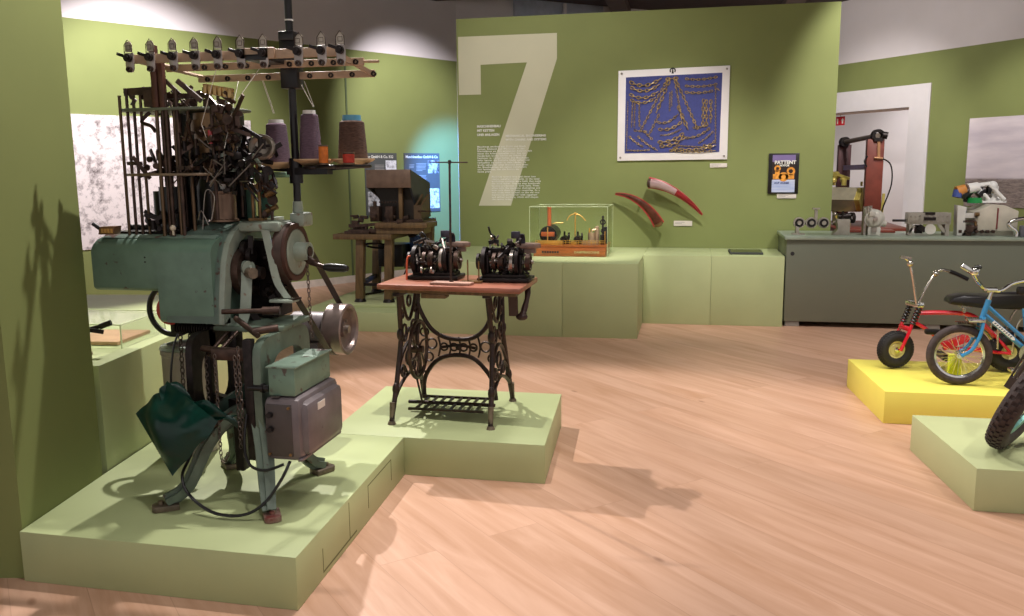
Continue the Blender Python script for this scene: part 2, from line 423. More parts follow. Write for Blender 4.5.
# ================================================================== SETTING
def st(o): o['kind'] = 'structure'; return o
st(MB().bx(-9, 7.5, -2.5, 17.5, -.12, 0).build('floor', floor_mat()))
st(MB().bx(-9, 7.5, -2.5, 17.5, 4.32, 4.42).build('ceiling', dark_ceiling))
for i, (x0, x1, y0, y1) in enumerate(((-9, 7.5, 10.6, 10.9), (-9, 7.5, 12.9, 13.2), (-1.4, -1.1, 6, 17), (1.4, 1.7, 6, 17))):
    st(MB().bx(x0, x1, y0, y1, 4.16 if i < 2 else 4.2, 4.32).build('trim_%d' % (i+1), beam_m))
# partition block on the left: its long face runs along the big platform
WL = [(-2.575, 2.765), (-2.668, 3.37), (-3.7, 3.25), (-3.6, 2.58)]
st(MB().prism(WL, (0, 0, 0), (1, 0, 0), (0, 1, 0), (0, 0, 4.32)).build('wall_left', wall_green))
# section wall with the big numeral
wall7 = st(MB().bx(-2.68, 1.482, 9.853, 10.05, 0, 3.305).build('wall_back', wall_green)); wall7['_o'] = (0, 0, 0)
# long slanted wall behind on the left (green up to 3.3 m, white above)
RA = V(-5.301, 10.977, 0); ra = math.radians(57.7); RU = V(math.cos(ra), math.sin(ra), 0); RN = V(math.sin(ra), -math.cos(ra), 0)  # RN faces the room
def rp(s, d=0, z=0): return RA+RU*s+RN*d+V(0, 0, z)
def slab(s0, s1, d0, d1, z0, z1, P=rp, U=RU, NN=RN):
    m = MB(); m.prism([(s0, d0), (s1, d0), (s1, d1), (s0, d1)], P(0)+V(0, 0, z0), U, NN, (0, 0, z1-z0)); return m
st(slab(-5, 3.03, 0, -.15, 0, 3.3).build('wall_rear', wall_green))
st(slab(-5, 3.03, .0, -.15, 3.3, 4.32).build('wall_rear_upper', white_wall))
st(slab(-5, 3.0, .015, 0, 0, .1).build('baseboard_rear', baseboard_m))
st(slab(.88, .905, .012, 0, .1, 3.3).build('trim_5', mat('seam_strip_green', (84, 96, 62), .7)))
# slanted wall behind on the right with the doorway
QA = V(2.374, 15.768, 0); qa = math.radians(-52.46); QU = V(math.cos(qa), math.sin(qa), 0); QN = V(math.sin(qa), -math.cos(qa), 0)
def qp(s, d=0, z=0): return QA+QU*s+QN*d+V(0, 0, z)
def qslab(*a): return slab(*a, P=qp, U=QU, NN=QN)
st(qslab(-2.2, -1.0, 0, -.15, 0, 3.3).build('wall_right', wall_green))
st(qslab(-1.0, 1.85, 0, -.15, 2.84, 3.3).build('wall_right_lintel', wall_green))
wr = st(qslab(1.85, 8.0, 0, -.15, 0, 3.3).build('wall_right_long', wall_green)); wr['_o'] = (0, 0, 0)
st(qslab(-2.2, 8.0, 0, -.15, 3.3, 4.32).build('wall_right_upper', white_wall))
# white frame, soffit and corridor beyond
st(qslab(1.48, 1.85, .02, -.42, 0, 2.84).build('door_frame_right', white_door))
st(qslab(-1.0, 1.48, .02, -.42, 2.508, 2.84).build('door_frame_top', white_door))
st(qslab(-1.0, 1.48, -.02, -.42, 2.498, 2.507).build('trim_6', lintel_m))
st(qslab(-1.35, -1.0, .02, -.42, 0, 2.84).build('door_frame_left', white_door))
st(qslab(-2.6, 3.4, -2.2, -2.35, 0, 3.6).build('wall_corridor', white_wall))
st(qslab(1.9, 2.05, -.43, -2.2, 0, 3.6).build('wall_corridor_side', white_wall))
# far white walls above the partitions
st(MB().prism([(-3.69, 13.53), (-3.62, 13.65), (1.0, 17.3), (1.05, 17.1)], (0, 0, 0), (1, 0, 0), (0, 1, 0), (0, 0, 4.32)).build('wall_far', white_wall))
bnd = st(MB().prism([(-2.86, 14.10), (-2.9, 14.15), (-.9, 15.74), (-.86, 15.69)], (0, 0, 3.0), (1, 0, 0), (0, 1, 0), (0, 0, 1.32)).build('blue_lit_wall_1', wall_blue_lit))  # stretch of white wall with the bluish light painted on as a band
st(MB().prism([(-2.13, 14.60), (-2.16, 14.64), (-2.12, 14.68), (-2.09, 14.63)], (0, 0, 3.0), (1, 0, 0), (0, 1, 0), (0, 0, 1.3)).build('trim_7', white_door))

# numeral and texts on the section wall
W = 9.853
sx = lambda x: x
num = [(-2.661, 3.107), (-1.517, 3.107), (-1.517, 2.83), (-2.06, 1.19), (-2.445, 1.19), (-1.86, 2.80), (-2.40, 2.79), (-2.40, 2.46), (-2.661, 2.46)]
MB().prism(num, (0, W-.003, 0), (1, 0, 0), (0, 0, 1), (0, .003, 0)).build('numeral', numeral_m, wall7)
R_, U_ = (1, 0, 0), (0, 0, 1)
text('heading', 'MASCHINENBAU\nMIT KETTEN\nUND ANLAGEN', .037, (-2.452, W-.006, 2.088), R_, U_, white_ink, wall7, bold=.0014, line=1.3)
text('heading', 'MECHANICAL ENGINEERING\nWITH CHAINS AND SYSTEMS', .034, (-2.115, W-.006, 1.975), R_, U_, white_ink, wall7, bold=.0014, line=1.25, space=1.08)
para = '''Maschinen machten aus Draht und Blech
Ketten, Schmuck und Werkzeug. In den
Werkstätten am Ort entstanden Anlagen, mit
denen die Arbeit schneller ging. Aus der
Handarbeit wurde Schritt um Schritt die
Fertigung in großen Hallen. Die Maschinen
dafür bauten die Betriebe häufig selbst und
verkauften sie später in viele Länder. So
wuchs neben der alten Branche eine neue:
der Maschinenbau mit seinen Zulieferern
und Fachleuten, der die Region bis
heute prägt.'''
text('text_block', para, .0265, (-2.452, W-.006, 1.86), R_, U_, white_ink, wall7, ext=.001, line=.98, bold=.0009, space=1.28)
para2 = '''Machines turned wire and sheet into
chains, jewellery and tools. In the local
workshops systems were built that made
the work faster. Step by step handicraft
became production in large halls. Firms
often built the machines themselves and
later sold them to many countries. So a
new trade grew up next to the old one:
mechanical engineering with suppliers
and skilled workers, which still shapes
the region today.'''
text('text_block', para2, .0265, (-2.285, W-.006, 1.515), R_, U_, white_ink, wall7, ext=.001, line=.98, bold=.0009, space=1.28)

# ------------------------------------------------------------------ plinths
H = .208
def plinth(name, poly, z0, z1, m, label, cat='plinth', group=None):
    c = V(sum(p[0] for p in poly)/len(poly), sum(p[1] for p in poly)/len(poly), z0)
    o = MB().prism(poly, (0, 0, z0), (1, 0, 0), (0, 1, 0), (0, 0, z1-z0), bev=.0025).build(name, m)
    return tag(rebase(o, c), label, cat, group)
big = plinth('display_platform', [(-2.568, 2.742), (-1.386, 2.728), (-1.463, 4.169), (-2.79, 4.169), (-2.672, 3.4)], 0, H, plinth_green, 'low light green platform carrying the tall teal knitting machine', 'platform')
hx = MB()
for (y0, y1, z0, z1) in ((2.985, 3.39, .022, .03), (2.985, 2.99, .022, .125), (3.3, 3.305, .03, .19), (3.56, 3.93, .165, .17), (3.56, 3.565, .06, .17), (3.925, 3.93, .06, .17)):
    xx = lambda y: -1.386-(y-2.728)*.0534
    hx.prism([(xx(y0)+.0008, y0), (xx(y1)+.0008, y1), (xx(y1)-.004, y1), (xx(y0)-.004, y0)], (0, 0, z0), (1, 0, 0), (0, 1, 0), (0, 0, z1-z0))
hx.build('hatch_seam', seam_dark, big)
plinth('display_platform', [(-1.885, 4.172), (-.706, 4.169), (-.772, 5.19), (-1.935, 5.196)], 0, H, plinth_green, 'low light green platform under the cast iron treadle table', 'platform')
gw = 'green plinth units along the numeral wall'
plinth('plinth_unit', [(-2.646, 8.08), (-1.812, 8.08), (-1.812, 9.845), (-2.646, 9.845)], 0, .716, plinth_green, 'tall green plinth unit behind the treadle table, at the left end of the row', group=gw)
plinth('plinth_unit', [(-1.81, 8.08), (-1.197, 8.08), (-1.197, 9.845), (-1.81, 9.845)], 0, .716, plinth_green, 'green plinth unit under the left half of the glass case with the brass model', group=gw)
plinth('plinth_unit', [(-1.195, 8.08), (-.478, 8.098), (-.478, 9.845), (-1.195, 9.845)], 0, .716, plinth_green, 'protruding green plinth unit under the right end of the glass case', group=gw)
plinth('plinth_unit', [(-.476, 8.955), (.213, 8.965), (.213, 9.845), (-.476, 9.845)], 0, .716, plinth_green, 'set-back green plinth unit below the two red horns', group=gw)
plinth('plinth_unit', [(.215, 8.965), (.93, 8.972), (.93, 9.845), (.215, 9.845)], 0, .716, plinth_green, 'set-back green plinth unit carrying the black tablet, next to the metal bench', group=gw)
plinth('plinth_unit', [(-2.686, 3.43), (-2.80, 4.22), (-3.02, 5.7), (-4.6, 5.5), (-4.4, 3.3), (-3.7, 3.3)], 0, .716, plinth_green, 'waist-high green plinth beyond the dark left wall carrying the small showcase')
lowb = plinth('rear_platform', [(-3.9, 8.05), (-2.66, 8.06), (-2.66, 10.3), (-3.9, 9.9)], 0, .2, plinth_green, 'low green platform base under the old bench machine', 'platform')
plinth('platform_slab', [(-3.72, 8.34), (-2.67, 8.34), (-2.67, 10.2), (-4.3, 9.8)][:2]+[(-2.67, 10.2), (-3.85, 9.8)], .2, .235, plinth_sage, 'thin pale slab on the rear platform, between the feet of the old bench machine', 'platform')
plinth('bicycle_platform', [(1.216, 5.6), (4.4, 5.6), (4.4, 6.56), (1.152, 6.535)], 0, H, plinth_yellow, 'low bright yellow platform carrying the red and blue bicycles', 'platform')
plinth('bicycle_platform', [(1.33, 4.187), (4.4, 4.187), (4.4, 5.075), (1.254, 5.075)], 0, H, plinth_sage, 'low sage green platform at right under the thick brown tyre', 'platform')

# ------------------------------------------------------------------ prints and panels
def print_on(name, s0, s1, z0, z1, m, label, cat, P=rp, U=RU, NN=RN, th=.012):
    c = P((s0+s1)/2, 0, z0)
    o = MB().prism([(s0-(s0+s1)/2, .001), ((s1-s0)/2, .001), ((s1-s0)/2, th), (s0-(s0+s1)/2, th)], (0, 0, 0), U, NN, (0, 0, z1-z0)).build(name, m)
    o.location = c; o['_o'] = tuple(c)
    return tag(o, label, cat)
print_on('factory_mural', -3.6, -.62, .74, 2.262, mural_m, 'large black and white factory photograph on the rear wall behind the knitting machine', 'photograph')
print_on('aerial_mural', 2.53, 5.4, 1.02, 2.275, aerial_m, 'large aerial photograph with pale sky on the green wall at right', 'photograph', qp, QU, QN)
def info(s0, s1, z0, z1, title, label, photos, lines):
    o = print_on('info_panel', s0, s1, z0, z1, panel_grey, label, 'panel')
    w = s1-s0; h = z1-z0; o['_o'] = tuple(o.location)
    for (a, b, c, d, m) in photos:
        MB().prism([(s0+a*w, .0125), (s0+b*w, .0125), (s0+b*w, .0145), (s0+a*w, .0145)], rp(0)+V(0, 0, z0+c*h), RU, RN, (0, 0, (d-c)*h)).build('photo', m, o)
    text('title', title, .058, rp(s0+.03, .0135, z1-.075), RU, U_, white_ink, o, bold=.001)
    for (a, b, c, n) in lines:
        g = MB()
        for k in range(n):
            e = b-(.12 if k == n-1 else random.uniform(0, .03))
            g.prism([(s0+a*w, .0125), (s0+e*w, .0125), (s0+e*w, .0135), (s0+a*w, .0135)], rp(0)+V(0, 0, z0+c*h-k*.021), RU, RN, (0, 0, .008))
        g.build('text_lines', grey_ink, o)
info(1.17, 1.76, .96, 1.866, 'ing GmbH & Co. KG', 'dark grey information panel partly hidden by the hopper, nearer the yarn cones', [(.64, .98, .68, .88, photo_light), (.06, .5, .05, .38, photo_dark)], [(.3, .6, .80, 7), (.3, .6, .60, 6)])
info(1.90, 2.61, .965, 1.868, 'Maschinenbau GmbH & Co', 'dark grey information panel nearest the blue-lit corner', [(.66, .97, .66, .88, photo_dark), (.66, .97, .06, .40, photo_light)], [(.14, .28, .80, 4), (.33, .62, .82, 6), (.33, .62, .62, 5)])
hd = MB()

# ------------------------------------------------------------------ chain display board
bd = thing('chain_board', 'white framed blue board covered with chain samples', 'display board', (-.232, W-.002, 1.687))
MB().prism([(-.826, 2.672), (.372, 2.692), (.370, 1.695), (-.83, 1.69)][::-1], (0, W-.004, 0), (1, 0, 0), (0, 0, 1), (0, -.022, 0), bev=.003).build('frame', board_white, bd)
MB().prism([(-.742, 2.598), (.293, 2.618), (.283, 1.775), (-.748, 1.772)][::-1], (0, W-.026, 0), (1, 0, 0), (0, 0, 1), (0, -.004, 0)).build('backing', board_blue, bd)
pin = MB()
for x, z in ((-.79, 2.64), (.34, 2.658), (.335, 1.73), (-.795, 1.725)):
    pin.cyl((x, W-.026, z), (x, W-.034, z), .012, n=12)
pin.build('screw', steel, bd)
em = MB().lathe([(.020, 0), (.034, 0), (.034, .003), (.020, .003)], (-.236, W-.026, 2.655), (0, -1, 0), 20, closed=True, a0=-.6, a1=PI+.6)
em.prism([(-.012, -.03), (.012, -.03), (.005, .02), (-.005, .02)], (-.236, W-.030, 2.655), (1, 0, 0), (0, 0, 1), (0, .003, 0)); em.build('emblem', ink, bd)
def bp_(u, v):   # board position: u,v in 0..1 from the lower left of the blue field
    return V(-.748+1.035*u, W-.038, 1.774+.832*v)
def sag(a, b, d, n=10):
    A, B = bp_(*a), bp_(*b); return [A.lerp(B, i/n)+V(0, 0, -d*4*(i/n)*(1-i/n)) for i in range(n+1)]
ch = [((.05, .93), (.36, .95), .05, .05), ((.06, .86), (.35, .88), .05, .046), ((.05, .77), (.34, .79), .05, .046), ((.06, .70), (.32, .72), .045, .04),
      ((.08, .68), (.07, .33), 0, .02), ((.105, .68), (.10, .33), 0, .02), ((.15, .66), (.155, .36), 0, .026),
      ((.45, .97), (.17, .30), 0, .036), ((.46, .93), (.34, .55), 0, .05), ((.36, .50), (.26, .24), 0, .034), ((.52, .97), (.76, .32), 0, .04), ((.52, .93), (.60, .42), 0, .03), ((.56, .60), (.66, .32), 0, .05), ((.43, .95), (.53, .96), 0, .045),
      ((.47, .78), (.47, .55), 0, .02), ((.49, .80), (.49, .6), 0, .02),
      ((.35, .40), (.56, .50), .04, .034), ((.36, .31), (.6, .40), .035, .042), ((.38, .23), (.6, .31), .02, .022), ((.36, .14), (.62, .25), .03, .046), ((.38, .09), (.62, .19), .03, .046),
      ((.63, .95), (.94, .96), .015, .034), ((.63, .86), (.94, .87), .015, .034), ((.63, .78), (.92, .79), .015, .036),
      ((.82, .68), (.82, .36), 0, .044), ((.85, .67), (.855, .35), 0, .044), ((.895, .67), (.9, .38), 0, .044),
      ((.94, .82), (.955, .10), 0, .02), ((.93, .84), (.99, .78), 0, .02), ((.03, .68), (.02, .04), 0, .014),
      ((.10, .30), (.22, .28), .0, .03), ((.20, .29), (.30, .17), 0, .03), ((.05, .22), (.20, .08), .01, .03), ((.14, .22), (.34, .04), .01, .03),
      ((.02, .04), (.26, .04), .006, .022), ((.72, .32), (.88, .36), .01, .03), ((.65, .19), (.90, .32), .03, .034), ((.78, .12), (.92, .26), .01, .024), ((.83, .09), (.95, .15), .02, .03),
      ((.52, .06), (.94, .08), .03, .042), ((.48, .03), (.95, .02), .015, .034), ((.5, .02), (.57, .10), 0, .03), ((.56, .09), (.9, .06), .0, .022)]
for a, b, d, L in ch:
    MB().links(sag(a, b, d*1.0), L*1.15, L*.62, L*.13, n=9, k=4).build('chain', chain_gold, bd)

def caption(x0, x1, z0, z1, label):
    o = MB().bx(x0, x1, W-.012, W-.001, z0, z1, bev=.001).build('caption_card', label_m)
    rebase(o, ((x0+x1)/2, W-.001, z0)); tag(o, label, 'label', 'white caption cards on the numeral wall')
    g = MB()
    for k in range(2): g.bx(x0+.015, x0+(.09 if k else .12), W-.0135, W-.0122, z1-.018-k*.014, z1-.014-k*.014)
    g.build('print', grey_ink, o); return o
caption(.189, .372, 1.608, 1.652, 'white caption card just below the chain board')
caption(-.19, .012, .962, 1.020, 'white caption card right of the lower red horn')
caption(.911, 1.112, 1.268, 1.318, 'white caption card under the black poster')

# poster
po = thing('framed_poster', 'small framed poster in black, orange and blue with white lettering', 'poster', (.97, W-.002, 1.314))
MB().bx(.812, 1.128, W-.02, W-.002, 1.318, 1.752, bev=.002).build('frame', black, po)
MB().bx(.85, 1.09, W-.0215, W-.0202, 1.335, 1.735).build('print_ground', mat('poster_lilac', (120, 104, 150), .4), po)
MB().bx(.85, 1.09, W-.0225, W-.0216, 1.47, 1.66).build('print_picture', mat('poster_black', (40, 26, 22), .4), po)
MB().bx(.85, 1.09, W-.0225, W-.0216, 1.335, 1.47).build('print_foot', mat('poster_pale_blue', (150, 166, 208), .4, col2=(196, 200, 214), scale=9, stretch=(.4, 1, 5)), po)
og = MB()
for cx, cz, r in ((.905, 1.59, .034), (1.045, 1.56, .044), (.97, 1.5, .05)): og.lathe([(r*.5, 0), (r, 0), (r, .001), (r*.5, .001)], (cx, W-.0226, cz), (0, -1, 0), 20, closed=True)
og.bx(.86, 1.08, W-.0236, W-.0226, 1.475, 1.53); og.bx(.88, .93, W-.0236, W-.0226, 1.53, 1.57)
og.build('print_figure', mat('poster_orange', (226, 150, 56), .4, var=.3, scale=30), po)
text('lettering', 'PATTENT', .052, (.872, W-.024, 1.638), R_, U_, white_ink, po, bold=.002)
text('lettering', 'MOTOR', .028, (.925, W-.024, 1.612), R_, U_, white_ink, po, bold=.001)
text('lettering', 'AUF ACHSE', .03, (.875, W-.0235, 1.425), R_, U_, mat('poster_ink_blue', (44, 60, 120), .5), po, bold=.001)

# horns: long curved tapering gutters standing off the wall
def horn(name, label, ctrl, wmax, outer, inner, cap, flip, endname):
    c0 = ctrl[0]; root = thing(name, label, 'horn', (c0[0], W-.002, c0[2]))
    def bez(t):
        a, b, c, d = [V(p) for p in ctrl]; return a*(1-t)**3+b*3*t*(1-t)**2+c*3*t*t*(1-t)+d*t**3
    def w(t): return .012+wmax*(1-t)**.8
    n = 26
    def shell(u, v, k=1.0, dd=0):
        p = bez(u); t = (bez(min(1, u+.02))-bez(max(0, u-.02))).normalized()
        out = V(0, -1, 0); sd = t.cross(out).normalized()
        ang = (v-.5)*PI*1.05; r = w(u)*k
        return p+sd*math.sin(ang)*r*.62+out*(math.cos(ang)*r*.55*(flip)+dd)
    cut = .5 if flip == 1 else 1.0
    MB().grid(lambda u, v: shell(u*cut, v), n, 12, .004).build('shell', outer, root)
    if cut < 1: MB().grid(lambda u, v: shell(.5+.5*u, v), n, 12, .004).build('red_tip', horn_red, root)
    MB().tube([shell(i/n, .02) for i in range(n+1)], [.005+.009*(1-i/n) for i in range(n+1)], 6).tube([shell(i/n, .98) for i in range(n+1)], [.004+.006*(1-i/n) for i in range(n+1)], 6).build('rim_beading', horn_red, root)
    MB().grid(lambda u, v: bez(u*.97)+(shell(u*.97, v, .8)-bez(u*.97))*.55, n, 8, .003).build('lining', inner, root)
    p = bez(0); t = (bez(.03)-p).normalized()
    MB().lathe([(.0, -.012), (w(0)*.45, -.012), (w(0)*.6, 0), (w(0)*.58, .022), (0, .024)], p+V(0, -w(0)*.18, 0), t, 20).build(endname, cap, root)
    q = bez(.55); MB().cyl(q+V(0, -.004, 0), (q.x, W, q.z), .007, n=10).build('wall_pin', steel, root)
    return root
horn('curved_horn', 'upper red and pale pink curved horn on the green wall', [(-.47, W-.13, 1.445), (-.28, W-.17, 1.43), (-.06, W-.15, 1.30), (.118, W-.10, 1.09)], .072, horn_pink, horn_red, iron_brown, 1, 'end_cap')
horn('curved_horn', 'lower red and brown curved horn nearest the glass case', [(-.35, W-.12, .985), (-.44, W-.18, 1.16), (-.60, W-.17, 1.32), (-.84, W-.10, 1.325)], .075, horn_brown, horn_red, brass, .6, 'brass_tip')
# tablet
tb = thing('tablet', 'black tablet lying on the set-back green plinth', 'tablet', (.55, 9.3, .716))
MB().prism([(.40, 9.13), (.735, 9.13), (.735, 9.5), (.395, 9.5)], (0, 0, .717), (1, 0, 0), (0, 1, 0), (0, 0, .022), bev=.006).build('case', tablet_back, tb)
MB().prism([(.415, 9.145), (.72, 9.145), (.72, 9.485), (.41, 9.485)], (0, 0, .7392), (1, 0, 0), (0, 1, 0), (0, 0, .002)).build('screen', tablet_m, tb)
# ================================================================== KNITTING MACHINE
km = thing('knitting_machine', 'tall teal knitting machine with dark tower of rods and thread rack on a platform', 'machine', (-1.9, 3.32, H))
# splayed legs, each with its rubbed foot
def leg(pts, w, foot, ft):
    o = MB().ribbon(pts, w, .03, V(0, 0, 1).cross(V(pts[-1])-V(pts[0]))).ribbon(pts, [k*.3 for k in w], .06, V(0, 0, 1).cross(V(pts[-1])-V(pts[0]))).build('leg', teal_leg, km)
    f = V(foot); d = (V(pts[-1])-V(pts[0])); d.z = 0; d.normalize(); s = V(-d.y, d.x, 0)
    m = MB(); m.prism([(-.06, -.034), (.035, -.034), (.048, -.018), (.048, .018), (.035, .034), (-.06, .034)], f+V(0, 0, .001), d, s, (0, 0, .026), bev=.005)
    m.cyl(f+V(0, 0, .02)+d*.012, f+V(0, 0, .042)+d*.012, .012, n=6)
    m.build('foot', ft, o)
    return o
def curve(pts, n=6):
    P = [V(p) for p in pts]; out = []
    for i in range(len(P)-1):
        a, b, c, d = P[max(i-1, 0)], P[i], P[i+1], P[min(i+2, len(P)-1)]
        for k in range(n):
            t = k/n; out.append(.5*((2*b)+(c-a)*t+(2*a-5*b+4*c-d)*t*t+(3*b-a-3*c+d)*t**3))
    out.append(P[-1]); return out
ws = lambda n, a, b: [a+(b-a)*i/(n-1) for i in range(n)]
for pts, foot, ft, a in (
    ([(-1.80, 3.27, .60), (-1.89, 3.22, .585), (-1.98, 3.16, .47), (-2.05, 3.10, .30), (-2.12, 3.05, .246)], (-2.13, 3.045, H), foot_rust, .07),
    ([(-1.73, 3.16, .60), (-1.705, 3.13, .48), (-1.675, 3.08, .34), (-1.645, 3.03, .246)], (-1.635, 3.035, H), mat('foot_worn_red_oxide', (158, 138, 126), .5, .2, col2=(112, 50, 44), scale=24), .085),
    ([(-1.90, 3.36, .56), (-1.99, 3.40, .47), (-2.05, 3.50, .32), (-2.13, 3.58, .246)], (-2.14, 3.59, H), foot_rust, .07),
    ([(-1.76, 3.42, .52), (-1.74, 3.46, .40), (-1.70, 3.54, .28), (-1.665, 3.595, .246)], (-1.66, 3.60, H), foot_rust, .07)):
    p = curve(pts); leg(p, ws(len(p), a, .055), foot, ft)
# cast frame: right-hand side plate with its opening, front posts, table plate
c8 = lambda cx, cy, rx, ry, n=24, p=2.6: [(cx+rx*abs(math.cos(2*PI*i/n))**(2/p)*math.copysign(1, math.cos(2*PI*i/n)), cy+ry*abs(math.sin(2*PI*i/n))**(2/p)*math.copysign(1, math.sin(2*PI*i/n))) for i in range(n)]
MB().plate_hole(c8(3.36, .705, .235, .225, p=6), c8(3.38, .75, .145, .10, p=3), (-1.735, 0, 0), (0, 1, 0), (0, 0, 1), (.035, 0, 0)).build('side_frame', teal_leg, km)
MB().plate_hole(c8(3.36, .705, .20, .225, p=6), c8(3.36, .72, .13, .13, p=3), (-2.06, 0, 0), (0, 1, 0), (0, 0, 1), (.03, 0, 0)).build('side_frame', iron, km)
m = MB(); m.bx(-1.775, -1.735, 3.12, 3.16, .42, .93, .006); m.bx(-1.94, -1.90, 3.3, 3.36, .30, .93, .006); m.bx(-2.06, -2.03, 3.3, 3.36, .50, .93, .006)
m.bar((-2.05, 3.33, .62), (-1.72, 3.2, .60), .035, .05); m.build('post', iron, km)
m = MB(); m.prism([(-2.0, 3.29), (-1.74, 3.27), (-1.69, 3.32), (-1.69, 3.60), (-2.0, 3.60)], (0, 0, .93), (1, 0, 0), (0, 1, 0), (0, 0, .022), bev=.005); m.build('table_plate', teal_leg, km)
# casing: front profile follows the shoulder; arm to the left, deeper box to the right
sh = [(3.285, .0), (3.268, .012), (3.265, .03), (3.265, 1.262), (3.27, 1.28), (3.285, 1.298), (3.315, 1.316), (3.36, 1.327), (3.42, 1.331), (3.86, 1.331), (3.86, .0)]
low = lambda b: [(y, z if z > .5 else b+z) for y, z in sh]
def loft(m, x0, x1, prof, bev=0):
    m.prism(prof, (x0, 0, 0), (0, 1, 0), (0, 0, 1), (x1-x0, 0, 0), bev=bev)
m = MB(); loft(m, -2.545, -2.2325, low(1.098)); loft(m, -2.2325, -1.975, low(.962)); bmesh.ops.remove_doubles(m.bm, verts=m.bm.verts, dist=.0005)
m.build('casing', teal, km)
m = MB(); loft(m, -2.535, -1.99, [(3.33, 1.322), (3.36, 1.334), (3.85, 1.336), (3.85, 1.322)]); m.build('casing_top', teal_top, km)
# hump: rises from the casing to the arched end
arch = [(3.265, .962), (3.275, 1.067), (3.308, 1.225), (3.345, 1.300), (3.40, 1.350), (3.467, 1.375), (3.576, 1.388), (3.86, 1.388)]
def humpf(u, v):
    k = v*(len(arch)-1); i = min(int(k), len(arch)-2); f = k-i
    y = arch[i][0]*(1-f)+arch[i+1][0]*f; z = arch[i][1]*(1-f)+arch[i+1][1]*f
    t = max(0, min(1, u/.34)); t = math.sin(t*PI/2)
    yb = max(y, 3.268); zb = min(z, 1.325 if y > 3.33 else 1.262)
    return V(-2.20+.245*u, y*t+yb*(1-t)-.003, z*t+zb*(1-t)+.002)
MB().grid(humpf, 14, 28, .006).build('hump', teal_top, km)
inn = [(y+.05 if i < 3 else y+.045*(1-(i-3)/5), z-.0 if i == 0 else z-.012-.038*min(1, i/4)) for i, (y, z) in enumerate(arch)]
m = MB()
for i in range(len(arch)-1):
    m.prism([arch[i], arch[i+1], inn[i+1], inn[i]], (-1.985, 0, 0), (0, 1, 0), (0, 0, 1), (.055, 0, 0))
m.prism([(3.265, .962), (3.31, .985), (3.50, .925), (3.50, .90), (3.44, .895)], (-1.985, 0, 0), (0, 1, 0), (0, 0, 1), (.055, 0, 0))
m.build('end_flange', teal_pale, km)
m = MB(); m.prism([(3.33, .985), (3.33, 1.25), (3.45, 1.33), (3.85, 1.345), (3.85, .93)], (-2.0, 0, 0), (0, 1, 0), (0, 0, 1), (.02, 0, 0)); m.build('cavity_back', black, km)
# drive mechanism in the open end
m = MB()
m.rim((-1.915, 3.44, 1.17), (1, 0, 0), .105, .075, .035); m.disc((-1.93, 3.44, 1.17), (1, 0, 0), .08, .02)
m.cyl((-1.97, 3.44, 1.17), (-1.86, 3.44, 1.17), .028); m.disc((-1.90, 3.56, 1.10), (1, 0, 0), .075, .03); m.rim((-1.88, 3.56, 1.10), (1, 0, 0), .06, .045, .02)
m.build('cam_wheel', iron_brown, km)
m = MB()
rr = random.Random(3)
for k in range(46):
    x = rr.uniform(-1.92, -1.76); y = rr.uniform(3.41, 3.62); z = rr.uniform(.97, 1.29)
    if k % 3 == 0: m.cyl((x, y, z), (x+rr.uniform(-.03, .05), y+rr.uniform(-.06, .06), z+rr.uniform(-.09, .09)), rr.uniform(.006, .014), n=8)
    elif k % 3 == 1: m.bar((x, y, z), (x+rr.uniform(-.05, .04), y+rr.uniform(-.05, .05), z+rr.uniform(-.10, .1)), .02, .03)
    else: m.disc((x, y, z), (1, 0, 0), rr.uniform(.015, .035), .02, 14)
m.bx(-1.97, -1.80, 3.50, 3.64, .96, 1.30)
m.build('drive_linkage', iron, km)
m = MB()
m.ribbon(curve([(-1.885, 3.40, 1.20), (-1.88, 3.375, 1.10), (-1.885, 3.36, 1.0), (-1.90, 3.34, .935)]), .045, .022, (1, .5, 0)); m.disc((-1.885, 3.40, 1.19), (1, -.6, 0), .032, .03)
m.build('rocker_lever', teal_pale, km)
m = MB()
m.ribbon(curve([(-1.79, 3.40, 1.355), (-1.77, 3.40, 1.25), (-1.745, 3.40, 1.13), (-1.70, 3.40, 1.06)]), .032, .02, (1, .4, 0)); m.bx(-1.77, -1.66, 3.36, 3.43, 1.045, 1.058, .004); m.build('rocker_lever', teal_pale, km)
m = MB(); m.bx(-1.93, -1.735, 3.42, 3.60, 1.345, 1.388, .012); m.bx(-1.75, -1.68, 3.55, 3.65, 1.36, 1.42, .01); m.cyl((-1.73, 3.6, 1.39), (-1.73, 3.6, 1.47), .026, .02)
m.build('bearing_bracket', teal_pale, km)
m = MB(); m.cyl((-1.885, 3.40, 1.17), (-1.84, 3.37, 1.17), .024); m.build('pivot_pin', foot_rust, km)
m = MB()
m.cyl((-1.93, 3.25, 1.02), (-1.70, 3.32, 1.02), .011); m.cyl((-1.77, 3.30, 1.02), (-1.70, 3.32, 1.02), .018); m.cyl((-1.85, 3.22, 1.0), (-1.72, 3.16, .94), .012)
m.cyl((-1.75, 3.17, .955), (-1.66, 3.22, .965), .016, n=12); m.cyl((-1.70, 3.38, 1.05), (-1.62, 3.36, 1.07), .005, n=8); m.build('control_rod', iron_brown, km)
